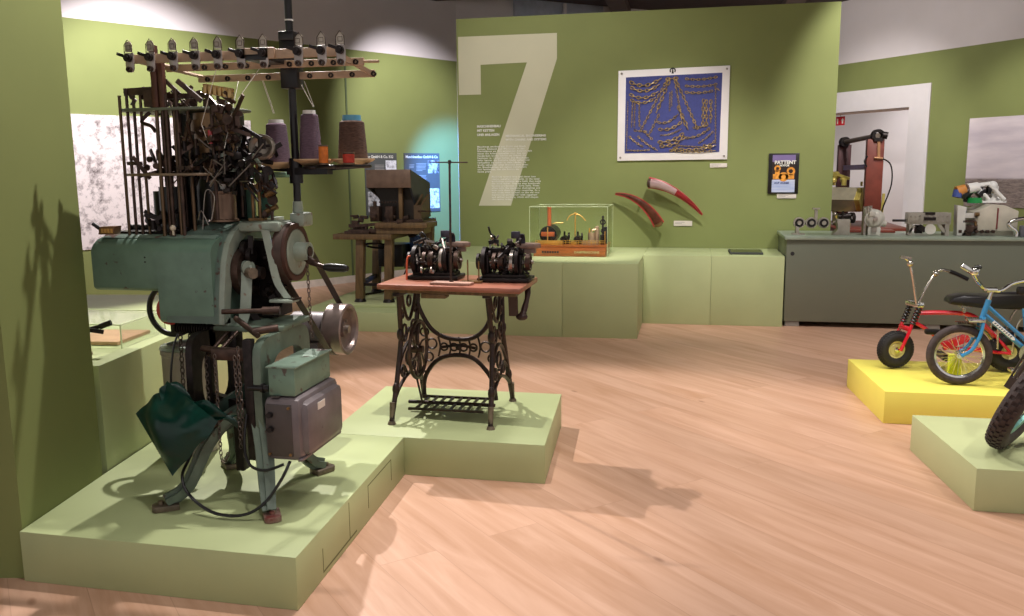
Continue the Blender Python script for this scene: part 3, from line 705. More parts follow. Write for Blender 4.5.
# handwheel with belt pulley rim and crank
hw = MB(); hw.disc((-1.715, 3.52, 1.25), (1, 0, 0), .104, .02, 40); hw = hw.build('handwheel', teal_pale, km)
MB().rim((-1.735, 3.52, 1.25), (1, 0, 0), .128, .10, .06, 44).build('pulley_rim', mat('pulley_rim_brown', (84, 58, 50), .5, .4, var=.3), hw)
MB().rim((-1.675, 3.52, 1.252), (1, 0, 0), .042, .026, .06, 28).build('hub', teal_pale, hw)
MB().cyl((-1.73, 3.52, 1.252), (-1.64, 3.52, 1.252), .022).build('axle_bore', iron_brown, hw)
m = MB(); m.bar((-1.70, 3.52, 1.25), (-1.62, 3.50, 1.205), .022, .03, bev=.004); m.cyl((-1.63, 3.50, 1.205), (-1.555, 3.47, 1.19), .011); m.build('crank_arm', iron_brown, hw)
MB().lathe([(0, 0), (.014, 0), (.019, .03), (.017, .10), (.012, .115), (0, .116)], (-1.555, 3.47, 1.19), (1, -.16, -.02), 16).build('crank_grip', black, hw)
# motor, its pulley and the flat belt
mo = MB().cyl((-1.95, 3.97, .82), (-1.78, 3.97, .82), .085, n=28).disc((-1.955, 3.97, .82), (1, 0, 0), .07, .03).bx(-1.93, -1.80, 3.89, 4.05, .70, .76).build('motor', grey_enamel, km)
MB().bx(-1.93, -1.8, 3.6, 4.05, .68, .705, .004).bx(-1.80, -1.76, 3.5, 3.62, .6, .7).build('motor_bracket', teal_leg, km)
pu = MB().lathe([(.124, -.05), (.128, -.045), (.128, .045), (.118, .05), (.105, .044), (.098, .02), (.04, .012), (.036, .03), (.018, .03), (.018, -.05)], (-1.71, 3.97, .82), (1, 0, 0), 44, closed=True)
pu.build('motor_pulley', mat('pulley_worn_metal', (134, 118, 112), .34, .6, var=.2, scale=12), km)
MB().cyl((-1.80, 3.97, .82), (-1.662, 3.97, .82), .02).cyl((-1.69, 3.99, .86), (-1.68, 3.99, .86), .008, n=8).build('motor_shaft', steel, km)
def belt_pts():
    a, b = V(0, 3.52, 1.25), V(0, 3.97, .82); d = (b-a); L = d.length; u = d/L; nrm = V(0, -u.z, u.y); r0, r1 = .130, .130
    pts = []
    t0 = math.atan2(nrm.z, nrm.y)
    for i in range(17):
        an = t0+PI*i/16; pts.append(V(-1.735, a.y+r0*math.cos(an), a.z+r0*math.sin(an)))
    for i in range(17):
        an = t0+PI+PI*i/16; pts.append(V(-1.735, b.y+r1*math.cos(an), b.z+r1*math.sin(an)))
    pts.append(pts[0]); return pts
MB().ribbon(belt_pts(), .032, .004, (1, 0, 0)).build('drive_belt', leather, km)
# grey switch box, tool box, cable
gb = MB(); gb.bx(-1.69, -1.525, 3.10, 3.51, .43, .70, .034)
gb = gb.build('switch_box', grey_enamel, km)
MB().bx(-1.56, -1.497, 3.125, 3.485, .45, .676, .03).bx(-1.545, -1.525, 3.105, 3.505, .434, .446, .002).build('lid', grey_enamel, gb)
MB().bx(-1.672, -1.56, 3.096, 3.105, .455, .672, .002).build('front_panel', grey_dark, gb)
m = MB()
for x, z in ((-1.652, .63), (-1.652, .57)): m.cyl((x, 3.094, z), (x, 3.078, z), .013, .011, 14)
m.build('knob', black, gb)
m = MB()
for x, z in ((-1.57, .66), (-1.57, .465), (-1.66, .465)): m.cyl((x, 3.096, z), (x, 3.089, z), .006, n=10)
m.build('screw', brass, gb)
MB().bx(-1.4975, -1.495, 3.21, 3.28, .625, .655).build('rating_plate', label_m, gb)
MB().bx(-1.65, -1.615, 3.102, 3.17, .699, .7025).build('tape_mark', grey_dark, gb)
tbx = MB().bx(-1.665, -1.55, 3.12, 3.47, .703, .818, .004).build('tool_box', mat('tool_box_green', (108, 134, 116), .4, .05, var=.14, scale=10, spots=((84, 70, 60), 18, .64)), km)
MB().bx(-1.672, -1.541, 3.112, 3.478, .818, .825, .002).build('lid', mat('tool_lid_green', (120, 140, 124), .4, .05, var=.14, scale=10, spots=((70, 54, 48), 12, .58)), tbx)
MB().cyl((-1.76, 3.13, .73), (-1.667, 3.13, .73), .014).cyl((-1.70, 3.13, .73), (-1.69, 3.13, .73), .02).bx(-1.735, -1.69, 3.14, 3.4, .45, .65).build('switch_bracket', black, km)
MB().tube(curve([(-1.585, 3.115, .43), (-1.60, 3.06, .37), (-1.66, 3.02, .28), (-1.75, 3.0, .232), (-1.88, 3.0, .235), (-2.0, 3.03, .29), (-2.045, 3.06, .36), (-2.05, 3.15, .44), (-2.08, 3.25, .6)], 8), .0065, 8).build('cable', black, km)
MB().tube(curve([(-1.77, 3.12, .62), (-1.765, 3.08, .50), (-1.73, 3.05, .43), (-1.67, 3.06, .405), (-1.60, 3.09, .425)], 8), .006, 8).tube(curve([(-2.22, 3.45, .95), (-2.26, 3.4, .85), (-2.26, 3.35, .7), (-2.22, 3.3, .62)]), .005, 6).build('cable', black, km)
# take-down rollers, trough, lower works
m = MB(); m.bar((-2.05, 3.20, .52), (-1.86, 3.34, .66), .03, .085); m.bar((-2.03, 3.17, .47), (-1.84, 3.30, .60), .03, .05); m.build('take_down_trough', mat('trough_dark_green', (52, 72, 62), .35, .2, var=.2), km)
for a, b, r in (((-2.06, 3.16, .56), (-2.02, 3.24, .62), .006), ((-2.0, 3.12, .5), (-1.88, 3.2, .60), .008), ((-2.0, 3.2, .87), (-1.84, 3.16, .87), .014), ((-1.98, 3.2, .84), (-1.93, 3.3, .93), .008), ((-1.93, 3.16, .84), (-1.88, 3.28, .93), .008)): MB().cyl(a, b, r).build('roller', iron_brown, km)
MB().bx(-1.93, -1.78, 3.14, 3.18, .835, .885, .006).build('roller_block', iron_brown, km)
m = MB(); m.bx(-2.22, -2.06, 3.35, 3.6, .90, .96); m.cyl((-2.2, 3.34, .93), (-2.02, 3.34, .93), .018)
for k in range(14): m.cyl((-2.2+k*.012, 3.33, .93), (-2.196+k*.012, 3.33, .93), .024, n=12)
m.build('sprocket_shaft', iron, km)
for pts in ([(-2.185, 3.33, .95), (-2.19, 3.33, .5), (-2.17, 3.34, .47), (-2.15, 3.35, .5), (-2.15, 3.35, .95)], [(-2.115, 3.33, .95), (-2.12, 3.33, .46), (-2.10, 3.34, .43), (-2.08, 3.35, .47), (-2.08, 3.35, .94)],
            [(-1.91, 3.14, .86), (-1.91, 3.14, .42), (-1.895, 3.15, .40), (-1.885, 3.15, .43)], [(-1.815, 3.13, .86), (-1.81, 3.13, .46)], [(-1.795, 3.125, .90), (-1.79, 3.125, .44)],
            [(-1.66, 3.52, 1.20), (-1.655, 3.52, .88), (-1.65, 3.53, .86)], [(-2.05, 3.3, .93), (-2.05, 3.3, .62)]):
    bg = pts[0][0] < -2.1
    MB().links(pts, .032 if bg else .024, .018 if bg else .013, .0034 if bg else .0022, 8, 4).build('chain', mat('steel_chain', (98, 86, 80), .35, .7, var=.3), km)
fw = MB().torus((-2.53, 3.80, .925), (0, 1, 0), .125, .014, 40, 10).disc((-2.53, 3.83, .925), (0, 1, 0), .03, .06).bar((-2.53, 3.80, .80), (-2.53, 3.80, 1.05), .02, .012).cyl((-2.53, 3.8, .925), (-2.3, 3.8, .925), .014).build('flywheel', black, km)
MB().lathe([(0, 0), (.075, 0), (.072, .018), (.05, .025), (0, .026)], (-2.53, 3.795, .925), (0, -1, 0), 28).build('red_hub', red_m, fw)

# ---------------------------------------------------------------- tower
m = MB()
def hexp(x0, x1, y0, y1): return [(x0, y0+.05), (x0+.06, y0), (x1-.1, y0), (x1, y0+.08), (x1, y1-.06), (x1-.1, y1), (x0+.06, y1), (x0, y1-.05)]
m.prism(hexp(-2.435, -1.93, 3.33, 3.66), (0, 0, 1.862), (1, 0, 0), (0, 1, 0), (0, 0, .012), bev=.003); m.build('top_plate', mat('plate_grey_green', (104, 108, 92), .4, .4, var=.25), km)
m = MB(); m.prism(hexp(-2.425, -1.96, 3.33, 3.66), (0, 0, 1.588), (1, 0, 0), (0, 1, 0), (0, 0, .012), bev=.003); m.build('middle_plate', mat('plate_tan', (140, 120, 100), .4, .5, var=.3), km)
rods = [(-2.415, 3.36, 1.33, 1.93), (-2.387, 3.37, 1.33, 1.96), (-2.362, 3.38, 1.33, 1.955), (-2.335, 3.39, 1.33, 1.95), (-2.31, 3.5, 1.33, 1.87), (-2.345, 3.6, 1.33, 1.87),
        (-2.235, 3.35, 1.33, 1.90), (-2.212, 3.36, 1.33, 1.90), (-2.19, 3.35, 1.33, 1.93), (-2.165, 3.37, 1.33, 1.86), (-2.145, 3.36, 1.33, 1.95), (-2.25, 3.55, 1.33, 1.9), (-2.12, 3.4, 1.35, 1.87), (-1.99, 3.37, 1.4, 1.87), (-2.0, 3.6, 1.4, 1.87)]
for k, (x, y, a, b) in enumerate(rods):
    MB().cyl((x-.002, y, a), (x, y, b), .0065 if k < 6 else .008, n=10).build('rod', iron_brown if k % 3 else mat('rod_bronze', (96, 76, 56), .4, .6, var=.3), km)
for x, r_ in ((-2.232, .014), (-2.20, .011)):
    MB().bx(x-r_, x+r_, 3.34, 3.365, 1.87, 2.13 if r_ > .012 else 2.07, .002).build('rack_post', mat('rack_post_brown', (92, 58, 48), .45, .4, var=.25), km)
MB().cyl((-2.06, 3.50, 1.60), (-2.06, 3.50, 1.855), .085, n=28).rim((-2.06, 3.5, 1.80), (0, 0, 1), .10, .08, .05).rim((-2.06, 3.5, 1.70), (0, 0, 1), .095, .08, .03).build('needle_cylinder', mat('needle_cylinder_bronze', (126, 98, 68), .4, .6, var=.3, scale=14), km)
MB().cyl((-2.11, 3.58, 1.392), (-2.11, 3.58, 1.587), .09, n=28).cyl((-2.27, 3.46, 1.335), (-2.27, 3.46, 1.54), .048).cyl((-2.335, 3.5, 1.335), (-2.335, 3.5, 1.52), .04).bx(-2.24, -1.99, 3.54, 3.64, 1.60, 1.86).bx(-2.25, -2.21, 3.56, 3.66, 1.335, 1.588).bx(-2.20, -1.99, 3.6, 3.7, 1.392, 1.588).build('cam_drum', black, km)
rr = random.Random(11); m = MB()
def clutter(m, n, bx0, by0, bz0, scale=1.0):
    for k in range(n):
        x = rr.uniform(*bx0); y = rr.uniform(*by0); z = rr.uniform(*bz0); q = k % 5
        dx, dy, dz = (rr.uniform(-.06, .06)*scale for _ in range(3))
        if q == 0: m.cyl((x-dx, y-dy, z-dz), (x+dx, y+dy, z+dz), rr.uniform(.003, .008), n=7)
        elif q == 1: m.box((x, y, z), (rr.uniform(.015, .05), rr.uniform(.015, .05), rr.uniform(.01, .035)), (0, rr.uniform(-.5, .5), rr.uniform(-.6, .6)), .002)
        elif q == 2: m.bar((x-dx, y, z-dz), (x+dx, y+dy, z+dz), .008, .016)
        elif q == 3: m.disc((x, y, z), (dx, -abs(dy)-.02, dz), rr.uniform(.01, .024), .012, 14)
        else: m.cyl((x, y, z-.02), (x, y, z+.02), rr.uniform(.006, .014), n=9)
clutter(m, 60, (-2.16, -1.88), (3.34, 3.48), (1.60, 1.80)); clutter(m, 40, (-2.40, -2.0), (3.36, 3.6), (1.885, 1.94), .9); clutter(m, 26, (-1.98, -1.86), (3.32, 3.42), (1.72, 1.92)); clutter(m, 26, (-2.34, -2.2), (3.36, 3.5), (1.60, 1.68))
m.bar((-2.14, 3.37, 1.985), (-2.04, 3.38, 1.90), .016, .02); m.bar((-2.20, 3.37, 1.99), (-2.14, 3.38, 1.93), .012, .016); m.bar((-2.40, 3.38, 1.945), (-2.24, 3.38, 1.95), .02, .03); m.bx(-2.30, -2.26, 3.36, 3.42, 1.88, 1.95); m.bx(-2.34, -2.10, 3.40, 3.43, 1.915, 1.935)
m.tube(curve([(-2.30, 3.40, 1.86), (-2.33, 3.38, 1.82), (-2.28, 3.37, 1.80), (-2.26, 3.37, 1.775)]), .008, 7); m.bx(-2.40, -2.345, 3.355, 3.385, 1.635, 1.65)
m.build('needle_mechanism', iron_brown, km)
m = MB(); clutter(m, 70, (-2.02, -1.76), (3.34, 3.5), (1.56, 1.74), .7); clutter(m, 40, (-2.16, -1.9), (3.34, 3.45), (1.58, 1.72)); clutter(m, 16, (-1.92, -1.72), (3.3, 3.36), (1.50, 1.6), .6); clutter(m, 18, (-2.34, -2.2), (3.36, 3.42), (1.345, 1.42), .5)
m.build('yarn_changer', iron, km)
for k in range(9):
    x, y, z = rr.uniform(-1.98, -1.78), rr.uniform(3.36, 3.42), rr.uniform(1.58, 1.68); d = V(rr.uniform(-.025, .025), rr.uniform(-.02, .02), rr.uniform(-.03, .03))
    MB().bar(V(x, y, z)-d, V(x, y, z)+d, .008, .014).build('yarn_finger', teal_pale, km)
for k in range(16):
    x, y, z = rr.uniform(-2.05, -1.74), rr.uniform(3.30, 3.34), rr.uniform(1.56, 1.72); d = V(rr.uniform(-.05, .05), rr.uniform(-.02, .02), rr.uniform(-.05, .05))
    MB().cyl(V(x, y, z)-d, V(x, y, z)+d, .0028, n=6).build('guide_wire', mat('guide_dark_steel', (112, 102, 94), .35, .7, var=.3), km)
m = MB()
for k in range(6): m.bx(-2.0+k*.022, -1.984+k*.022, 3.33, 3.36, 1.925-k*.004, 1.965-k*.004, .002)
m.bx(-2.01, -1.87, 3.345, 3.355, 1.93, 1.94); m.cyl((-1.88, 3.35, 1.90), (-1.88, 3.35, 1.94), .003, n=6); m.build('spring_row', mat('spring_brass', (176, 146, 98), .3, .8), km)
MB().cyl((-1.98, 3.33, 1.72), (-1.98, 3.33, 1.775), .009, n=12).build('red_handle', red_m, km)
cn = MB().lathe([(0, 0), (.062, 0), (.062, .008), (.054, .012), (.054, .12), (.058, .124), (.058, .134), (0, .135)], (-2.035, 3.50, 1.386), (0, 0, 1), 26); cn.build('oil_can', mat('oil_can_brown', (130, 104, 86), .35, .6, var=.25, scale=10), km)
MB().sphere((-2.035, 3.50, 1.545), .014, (1, 1, 1.4)).build('cap', white_m, km)
m = MB(); m.tube(curve([(-2.06, 3.36, 1.36), (-2.03, 3.35, 1.52), (-1.99, 3.35, 1.50), (-2.01, 3.35, 1.40)]), .002, 5).tube(curve([(-2.08, 3.36, 1.40), (-2.05, 3.34, 1.44), (-2.02, 3.34, 1.38)]), .002, 5); m.build('wire_loop', steel, km)
# right-hand bracket table
m = MB(); m.bx(-2.10, -1.85, 3.56, 3.80, 1.575, 1.60, .004); m.bx(-2.085, -2.04, 3.60, 3.64, 1.384, 1.575, .004); m.bx(-2.0, -1.965, 3.62, 3.66, 1.384, 1.575, .004); m.bx(-2.0, -1.94, 3.74, 3.78, 1.384, 1.575); m.build('bracket_table', mat('teal_bracket', (84, 122, 104), .4, .05, var=.2), km)
m = MB(); m.cyl((-1.905, 3.52, 1.385), (-1.905, 3.52, 1.55), .007).cyl((-1.872, 3.52, 1.385), (-1.872, 3.52, 1.55), .007).bx(-1.94, -1.845, 3.505, 3.535, 1.525, 1.55, .003).bx(-1.92, -1.85, 3.50, 3.54, 1.385, 1.40).cyl((-1.865, 3.51, 1.55), (-1.84, 3.45, 1.69), .009).cyl((-1.84, 3.52, 1.43), (-1.79, 3.52, 1.45), .012).cyl((-1.84, 3.52, 1.50), (-1.80, 3.52, 1.52), .016); m.build('guide_post', brass, km)
m = MB(); clutter(m, 20, (-1.86, -1.80), (3.5, 3.56), (1.40, 1.57), .4); m.build('tension_works', iron_brown, km)
dl = MB().lathe([(0, 0), (.030, 0), (.034, .005), (.046, .012), (.054, .008), (.056, -.012), (0, -.014)], (-1.80, 3.43, 1.706), (.25, -1, .1), 30).build('dial', mat('dial_grey_brown', (142, 132, 120), .3, .6, var=.15), km)
m = MB(); m.bar((-1.90, 3.42, 1.70), (-1.82, 3.40, 1.64), .012, .02).bar((-1.88, 3.42, 1.79), (-1.79, 3.41, 1.74), .01, .016).bar((-1.90, 3.43, 1.68), (-1.86, 3.42, 1.78), .01, .014).cyl((-1.88, 3.44, 1.66), (-1.76, 3.44, 1.64), .01).bar((-1.77, 3.44, 1.69), (-1.73, 3.47, 1.72), .012, .02); m.build('dial_arm', iron, dl)
# counter, studs and knob on the casing
ct = MB().prism([(-2.53, 1.338), (-2.455, 1.338), (-2.445, 1.375), (-2.52, 1.372)], (0, 3.30, 0), (1, 0, 0), (0, 0, 1), (0, .05, 0), bev=.003).build('counter', mat('counter_brass_case', (136, 100, 70), .4, .4, var=.2), km)
m = MB()
for k in range(4): m.bx(-2.511+k*.015, -2.50+k*.015, 3.297, 3.3, 1.346, 1.364)
m.build('digit_window', mat('counter_digit_gold', (206, 160, 90), .5), ct)
MB().cyl((-2.53, 3.32, 1.36), (-2.56, 3.31, 1.385), .008).build('reset_lever', black, ct)
m = MB()
for k in range(22): m.sphere((-2.52+k*.0105, 3.52+.01*(k % 2), 1.356), .013, n=8)
for k in range(16): m.sphere((-2.31+k*.0095, 3.42+.01*(k % 2), 1.352), .011, n=8)
m.bx(-2.53, -2.15, 3.40, 3.56, 1.336, 1.345); m.build('pattern_chain', iron, km)
MB().sphere((-2.19, 3.34, 1.366), .013).cyl((-2.19, 3.34, 1.335), (-2.19, 3.34, 1.36), .005).build('knob', cream, km)
m = MB()
for x, z in ((-2.285, 1.245), (-2.285, 1.225)): m.cyl((x, 3.268, z), (x, 3.2635, z), .004, n=8)
m.build('rivet', black, km)

# ---------------------------------------------------------------- thread rack and pole
MB().cyl((-1.73, 3.60, 1.45), (-1.73, 3.60, 2.62), .0165, n=18).build('pole', black, km)
MB().bx(-1.775, -1.685, 3.28, 3.64, 2.045, 2.068, .003).bx(-1.77, -1.69, 3.57, 3.64, 1.96, 2.17, .006).bx(-1.765, -1.695, 3.56, 3.63, 2.16, 2.20, .004).cyl((-1.73, 3.6, 2.24), (-1.73, 3.6, 2.246), .018).build('rack_clamp', black, km)
m = MB(); m.rim((-1.73, 3.6, 2.25), (0, 0, 1), .0185, .0165, .006); m.build('white_ring', white_m, km)
m = MB(); m.bx(-2.325, -1.37, 3.30, 3.315, 2.052, 2.088, .002); m.bx(-1.80, -1.65, 3.285, 3.30, 2.05, 2.094, .003); m.build('front_rail', rail_m, km)
m = MB(); m.tube([(-2.30, 3.31, 2.07), (-2.24, 3.39, 2.06), (-2.20, 3.45, 2.05)], .008, 6); m.bx(-2.24, -1.335, 3.445, 3.46, 2.032, 2.062, .002); m.cyl((-1.34, 3.452, 2.047), (-1.27, 3.452, 2.045), .006); m.build('middle_rail', rail_m, km)
m = MB(); m.tube([(-2.30, 3.32, 2.065), (-2.25, 3.46, 2.05), (-2.16, 3.60, 2.025)], .008, 6); m.bx(-2.18, -1.345, 3.595, 3.61, 2.0, 2.03, .002); m.bar((-1.36, 3.6, 2.015), (-1.40, 3.30, 2.07), .008, .02); m.build('back_rail', rail_m, km)
m = MB()
for k in range(9):
    x = -2.13+k*.098
    m.rim((x, 3.592, 2.012), (0, 1, 0), .011, .006, .012, 14)
    if 0 < k: m.rim((x-.02, 3.442, 2.045), (0, 1, 0), .011, .006, .012, 14)
m.build('thread_eye', iron, km)
for k, x in enumerate((-2.30, -2.203, -2.098, -1.998, -1.898, -1.795, -1.695, -1.545, -1.445, -1.365)):
    s = MB().prism([(-.019, .018), (.019, .018), (.019, -.045), (.012, -.060), (-.012, -.060), (-.019, -.045)], (x, 3.285, 2.075), (1, 0, 0), (0, 0, 1), (0, .006, 0), bev=.001)
    s = s.build('thread_tensioner', mat('tensioner_zinc', (166, 156, 150), .35, .5, var=.15), km)
    sh_ = rr.uniform(-.006, .006)
    MB().prism([(-.015+sh_, .022), (.015+sh_, .022), (.016+sh_, .05), (.009+sh_, .064), (-.009+sh_, .064), (-.016+sh_, .05)], (x, 3.287, 2.075), (1, 0, 0), (0, 0, 1), (0, .004, 0)).build('signal_tag', clear_tag, s)
    MB().tube([(x-.018+sh_, 3.284, 2.09), (x-.017+sh_, 3.284, 2.125), (x+sh_, 3.284, 2.146), (x+.017+sh_, 3.284, 2.125), (x+.018+sh_, 3.284, 2.09)], .0018, 5).tube([(x-.009, 3.282, 2.105), (x+.009, 3.282, 2.105), (x+.009, 3.282, 2.122), (x-.009, 3.282, 2.122)], .0014, 5, closed=True).build('wire_loop', iron_brown, s)
    MB().disc((x, 3.274, 2.072), (0, 1, 0), .016, .016, 16).disc((x+.003, 3.264, 2.072), (0, 1, 0), .008, .014, 12).bar((x-.045, 3.27, 2.09), (x-.01, 3.268, 2.078), .006, .012).build('tension_disc', iron, s)
    MB().rim((x, 3.28, 2.026), (0, 1, 0), .012, .006, .014, 14).build('thread_eye', iron_brown, s)
# yarn shelf
m = MB()
m.bar((-1.76, 3.60, 1.603), (-1.56, 3.58, 1.603), .05, .03); m.cyl((-1.73, 3.6, 1.55), (-1.73, 3.6, 1.66), .03); m.bar((-1.73, 3.6, 1.60), (-1.40, 3.62, 1.622), .03, .012); m.bar((-1.73, 3.6, 1.605), (-1.86, 3.64, 1.612), .03, .012)
m.build('shelf_arm', black, km)
m = MB(); m.torus((-1.56, 3.59, 1.622), (0, 0, 1), .06, .008, 30, 8).torus((-1.46, 3.60, 1.622), (0, 0, 1), .075, .008, 30, 8).torus((-1.64, 3.61, 1.618), (0, 0, 1), .05, .008, 30, 8); m.build('shelf_ring', black, km)
dish = [(0, -.012), (.05, -.012), (.096, .012), (.096, .018), (.056, .006), (0, .006)]
for c in ((-1.66, 3.64, 1.638), (-1.47, 3.63, 1.638), (-1.84, 3.65, 1.626)):
    MB().lathe(dish, c, (0, 0, 1), 28).build('cone_dish', mat('dish_cream_wood', (206, 176, 138), .5, var=.08), km)
MB().bx(-1.60, -1.53, 3.60, 3.66, 1.645, 1.652).build('shelf_bridge', mat('dish_cream_wood', (206, 176, 138), .5), km)
# yarns running down from the rack
m = MB()
for a, b in (((-1.845, 3.64, 1.86), (-1.87, 3.60, 2.0)), ((-1.84, 3.64, 1.86), (-1.865, 3.6, 2.0)), ((-1.90, 3.3, 1.70), (-1.98, 3.59, 2.0)), ((-1.652, 3.64, 1.885), (-1.70, 3.6, 2.0)), ((-1.648, 3.64, 1.885), (-1.67, 3.6, 1.99)), ((-2.01, 3.32, 1.80), (-1.905, 3.285, 2.02)), ((-1.86, 3.36, 1.90), (-1.80, 3.45, 2.035)), ((-1.99, 3.33, 1.72), (-2.01, 3.32, 1.80))):
    MB().cyl(a, b, .0014, n=5).build('yarn', thread_m, km)

# ---------------------------------------------------------------- cones and spools on the shelf
yg = None
def cone(name, label, c, r0, r1, h, ym, core, core_h=.022):
    t = thing(name, label, 'yarn', c)
    n = 14
    prof = [(0, .004), (r0*.9, .004)]+[(r0+(r1-r0)*k/n+.0008*(k % 2), .006+(h-.006)*k/n) for k in range(n+1)]+[(r1*.8, h+.006), (0, h+.006)]
    MB().lathe(prof, c, (0, 0, 1), 28).build('winding', ym, t)
    MB().lathe([(r1*.72, h+.002), (r1*.78, h+.004), (r1*.74, h+core_h), (r1*.55, h+core_h), (r1*.5, h+.002)], c, (0, 0, 1), 22, closed=True).build('core', core, t)
    MB().cyl(V(c)+V(0, 0, .0005), V(c)+V(0, 0, .006), r0*.85).build('base_ring', core, t)
    return t
cone('yarn_cone', 'tall slim purple-grey yarn cone with white core right of the black pole', (-1.655, 3.60, 1.6445), .051, .037, .2, yarn_purple, white_m)
cone('yarn_cone', 'broad purple-grey yarn cone left of the black pole, behind the round dial', (-1.84, 3.65, 1.6325), .058, .044, .178, yarn_purple, white_m)
cone('yarn_cone', 'purple-grey yarn cone half hidden behind the tall slim cone', (-1.705, 3.69, 1.6445), .045, .036, .15, yarn_purple, white_m)
cone('yarn_cone', 'thick brown yarn cone with pale blue core at the right end of the shelf', (-1.478, 3.65, 1.6445), .066, .054, .17, yarn_brown, blue_plastic, .03)
def spool(label, c, r, h, ym):
    t = thing('thread_spool', label, 'spool', c)
    MB().lathe([(0, 0), (r, 0), (r, .004), (r*.6, .006), (r*.6, h-.006), (r, h-.004), (r, h), (0, h)], c, (0, 0, 1), 22).build('bobbin', foot_rust, t)
    MB().lathe([(r*.5, .005), (r*.96, .007), (r*.97, h-.007), (r*.5, h-.005)], c, (0, 0, 1), 22, closed=True).build('winding', ym, t)
spool('small orange thread spool in front of the yarn cones', (-1.565, 3.53, 1.6305), .021, .083, orange_m)
spool('small red thread spool in front of the brown yarn cone', (-1.452, 3.535, 1.6305), .026, .05, red_thread)
# hanging collecting pouch and can
def pouch(u, v):
    A, B, C_, D = V(-2.24, 3.06, .615), V(-2.03, 2.97, .39), V(-1.83, 3.0, .61), V(-2.11, 3.10, .74)
    p = (A*(1-u)+B*u)*(1-v)+(D*(1-u)+C_*u)*v
    b = math.sin(PI*u)*math.sin(PI*v)
    w = math.sin(v*9+u*4)*.006+math.sin(u*7-v*6)*.005+.02*max(0, v-.55)*math.sin(u*22)
    return p+V(0, -.075*b+w*min(1, b*3), .01*math.sin(v*14)*v)
po_ = MB().grid(pouch, 30, 30, .004)
po_.grid(lambda u, v: V(-2.12+.29*u+.012*math.sin(v*9), 3.115-.08*v*(1-u)+.02*math.sin(u*8), .735-.12*u-.06*v+.02*math.sin(u*12+v*4)), 18, 10, .004)
po_ = po_.build('vinyl_pouch', vinyl); rebase(po_, (-2.03, 3.0, .39)); tag(po_, 'shiny dark green vinyl pouch hanging under the teal machine at left', 'pouch')
cc = thing('metal_can', 'grey metal can standing behind the dark green vinyl pouch', 'can', (-2.455, 3.80, H))
MB().lathe([(0, .001), (.122, .001), (.125, .01), (.128, .50), (.133, .505), (.133, .527), (.126, .53), (.122, .5), (.118, .02), (0, .015)], (-2.455, 3.80, H), (0, 0, 1), 36).build('body', can_m, cc)
MB().lathe([(.128, .528), (.136, .532), (.13, .545), (.10, .552), (.10, .546), (.125, .53)], (-2.455, 3.80, H), (0, 0, 1), 36, closed=True).build('rim_ring', teal_pale, cc)
# ================================================================== TREADLE TABLE
tt = thing('treadle_table', 'treadle table with reddish wooden top and dark ornate cast iron frame', 'table', (-1.32, 4.67, H))
TZ = .985
m = MB(); m.prism([(-1.694, 4.45), (-.868, 4.375), (-.865, 4.88), (-1.686, 4.96)], (0, 0, TZ-.03), (1, 0, 0), (0, 1, 0), (0, 0, .03), bev=.007); m.build('table_top', table_wood, tt)
m = MB(); m.prism([(-1.66, 4.48), (-.90, 4.41), (-.90, 4.85), (-1.655, 4.92)], (0, 0, TZ-.05), (1, 0, 0), (0, 1, 0), (0, 0, .02)); m.bx(-1.44, -1.30, 4.45, 4.53, TZ-.075, TZ-.05, .004); m.build('under_frame', dark_wood, tt)
def side(x, lean):
    def c(*p): return curve([(x+lean*((z-.9)), y, z) for y, z in p], 6)
    m = MB()
    m.tube(c((4.50, .93), (4.52, .80), (4.54, .66), (4.50, .52), (4.46, .40), (4.40, .27), (4.385, .225)), .015, 8)
    m.tube(c((4.86, .93), (4.84, .80), (4.82, .66), (4.86, .52), (4.90, .40), (4.96, .27), (4.975, .225)), .015, 8)
    m.tube(c((4.55, .93), (4.60, .82), (4.68, .75), (4.76, .82), (4.81, .93)), .010, 7)
    m.tube(c((4.50, .50), (4.58, .58), (4.68, .62), (4.78, .58), (4.86, .50)), .011, 7)
    m.tube(c((4.44, .34), (4.55, .40), (4.68, .43), (4.81, .40), (4.92, .34)), .011, 7)
    m.tube(c((4.53, .70), (4.61, .64), (4.68, .70), (4.75, .64), (4.83, .70)), .009, 7)
    m.tube(c((4.47, .44), (4.58, .50), (4.68, .43), (4.78, .5), (4.89, .44)), .008, 7)
    for y, z, R in ((4.60, .70, .035), (4.76, .70, .035), (4.68, .53, .045), (4.58, .46, .025), (4.78, .46, .025), (4.68, .86, .03), (4.56, .80, .022), (4.80, .80, .022)):
        m.torus((x+lean*(z-.9), y, z), (1, 0, 0), R, .0075, 18, 6)
    m.bx(x-.022, x+.022, 4.46, 4.90, .915, .935, .004)
    for y, z in ((4.53, .69), (4.455, .39), (4.905, .39), (4.83, .69)): m.sphere((x+lean*(z-.9), y, z), .026, (.8, .9, 1.5), 10)
    m.build('side_frame', cast_iron, tt)
    for y in (4.385, 4.975):
        f = MB(); f.cyl((x+lean*(-.69), y, H+.001), (x+lean*(-.69), y, H+.018), .024, .018, 14).cyl((x+lean*(-.69), y, H+.015), (x+lean*(-.66), y+(.02 if y < 4.6 else -.02), H+.12), .013, .016, 10)
        f.build('foot', foot_rust, tt)
side(-1.585, .03); side(-1.075, -.05)
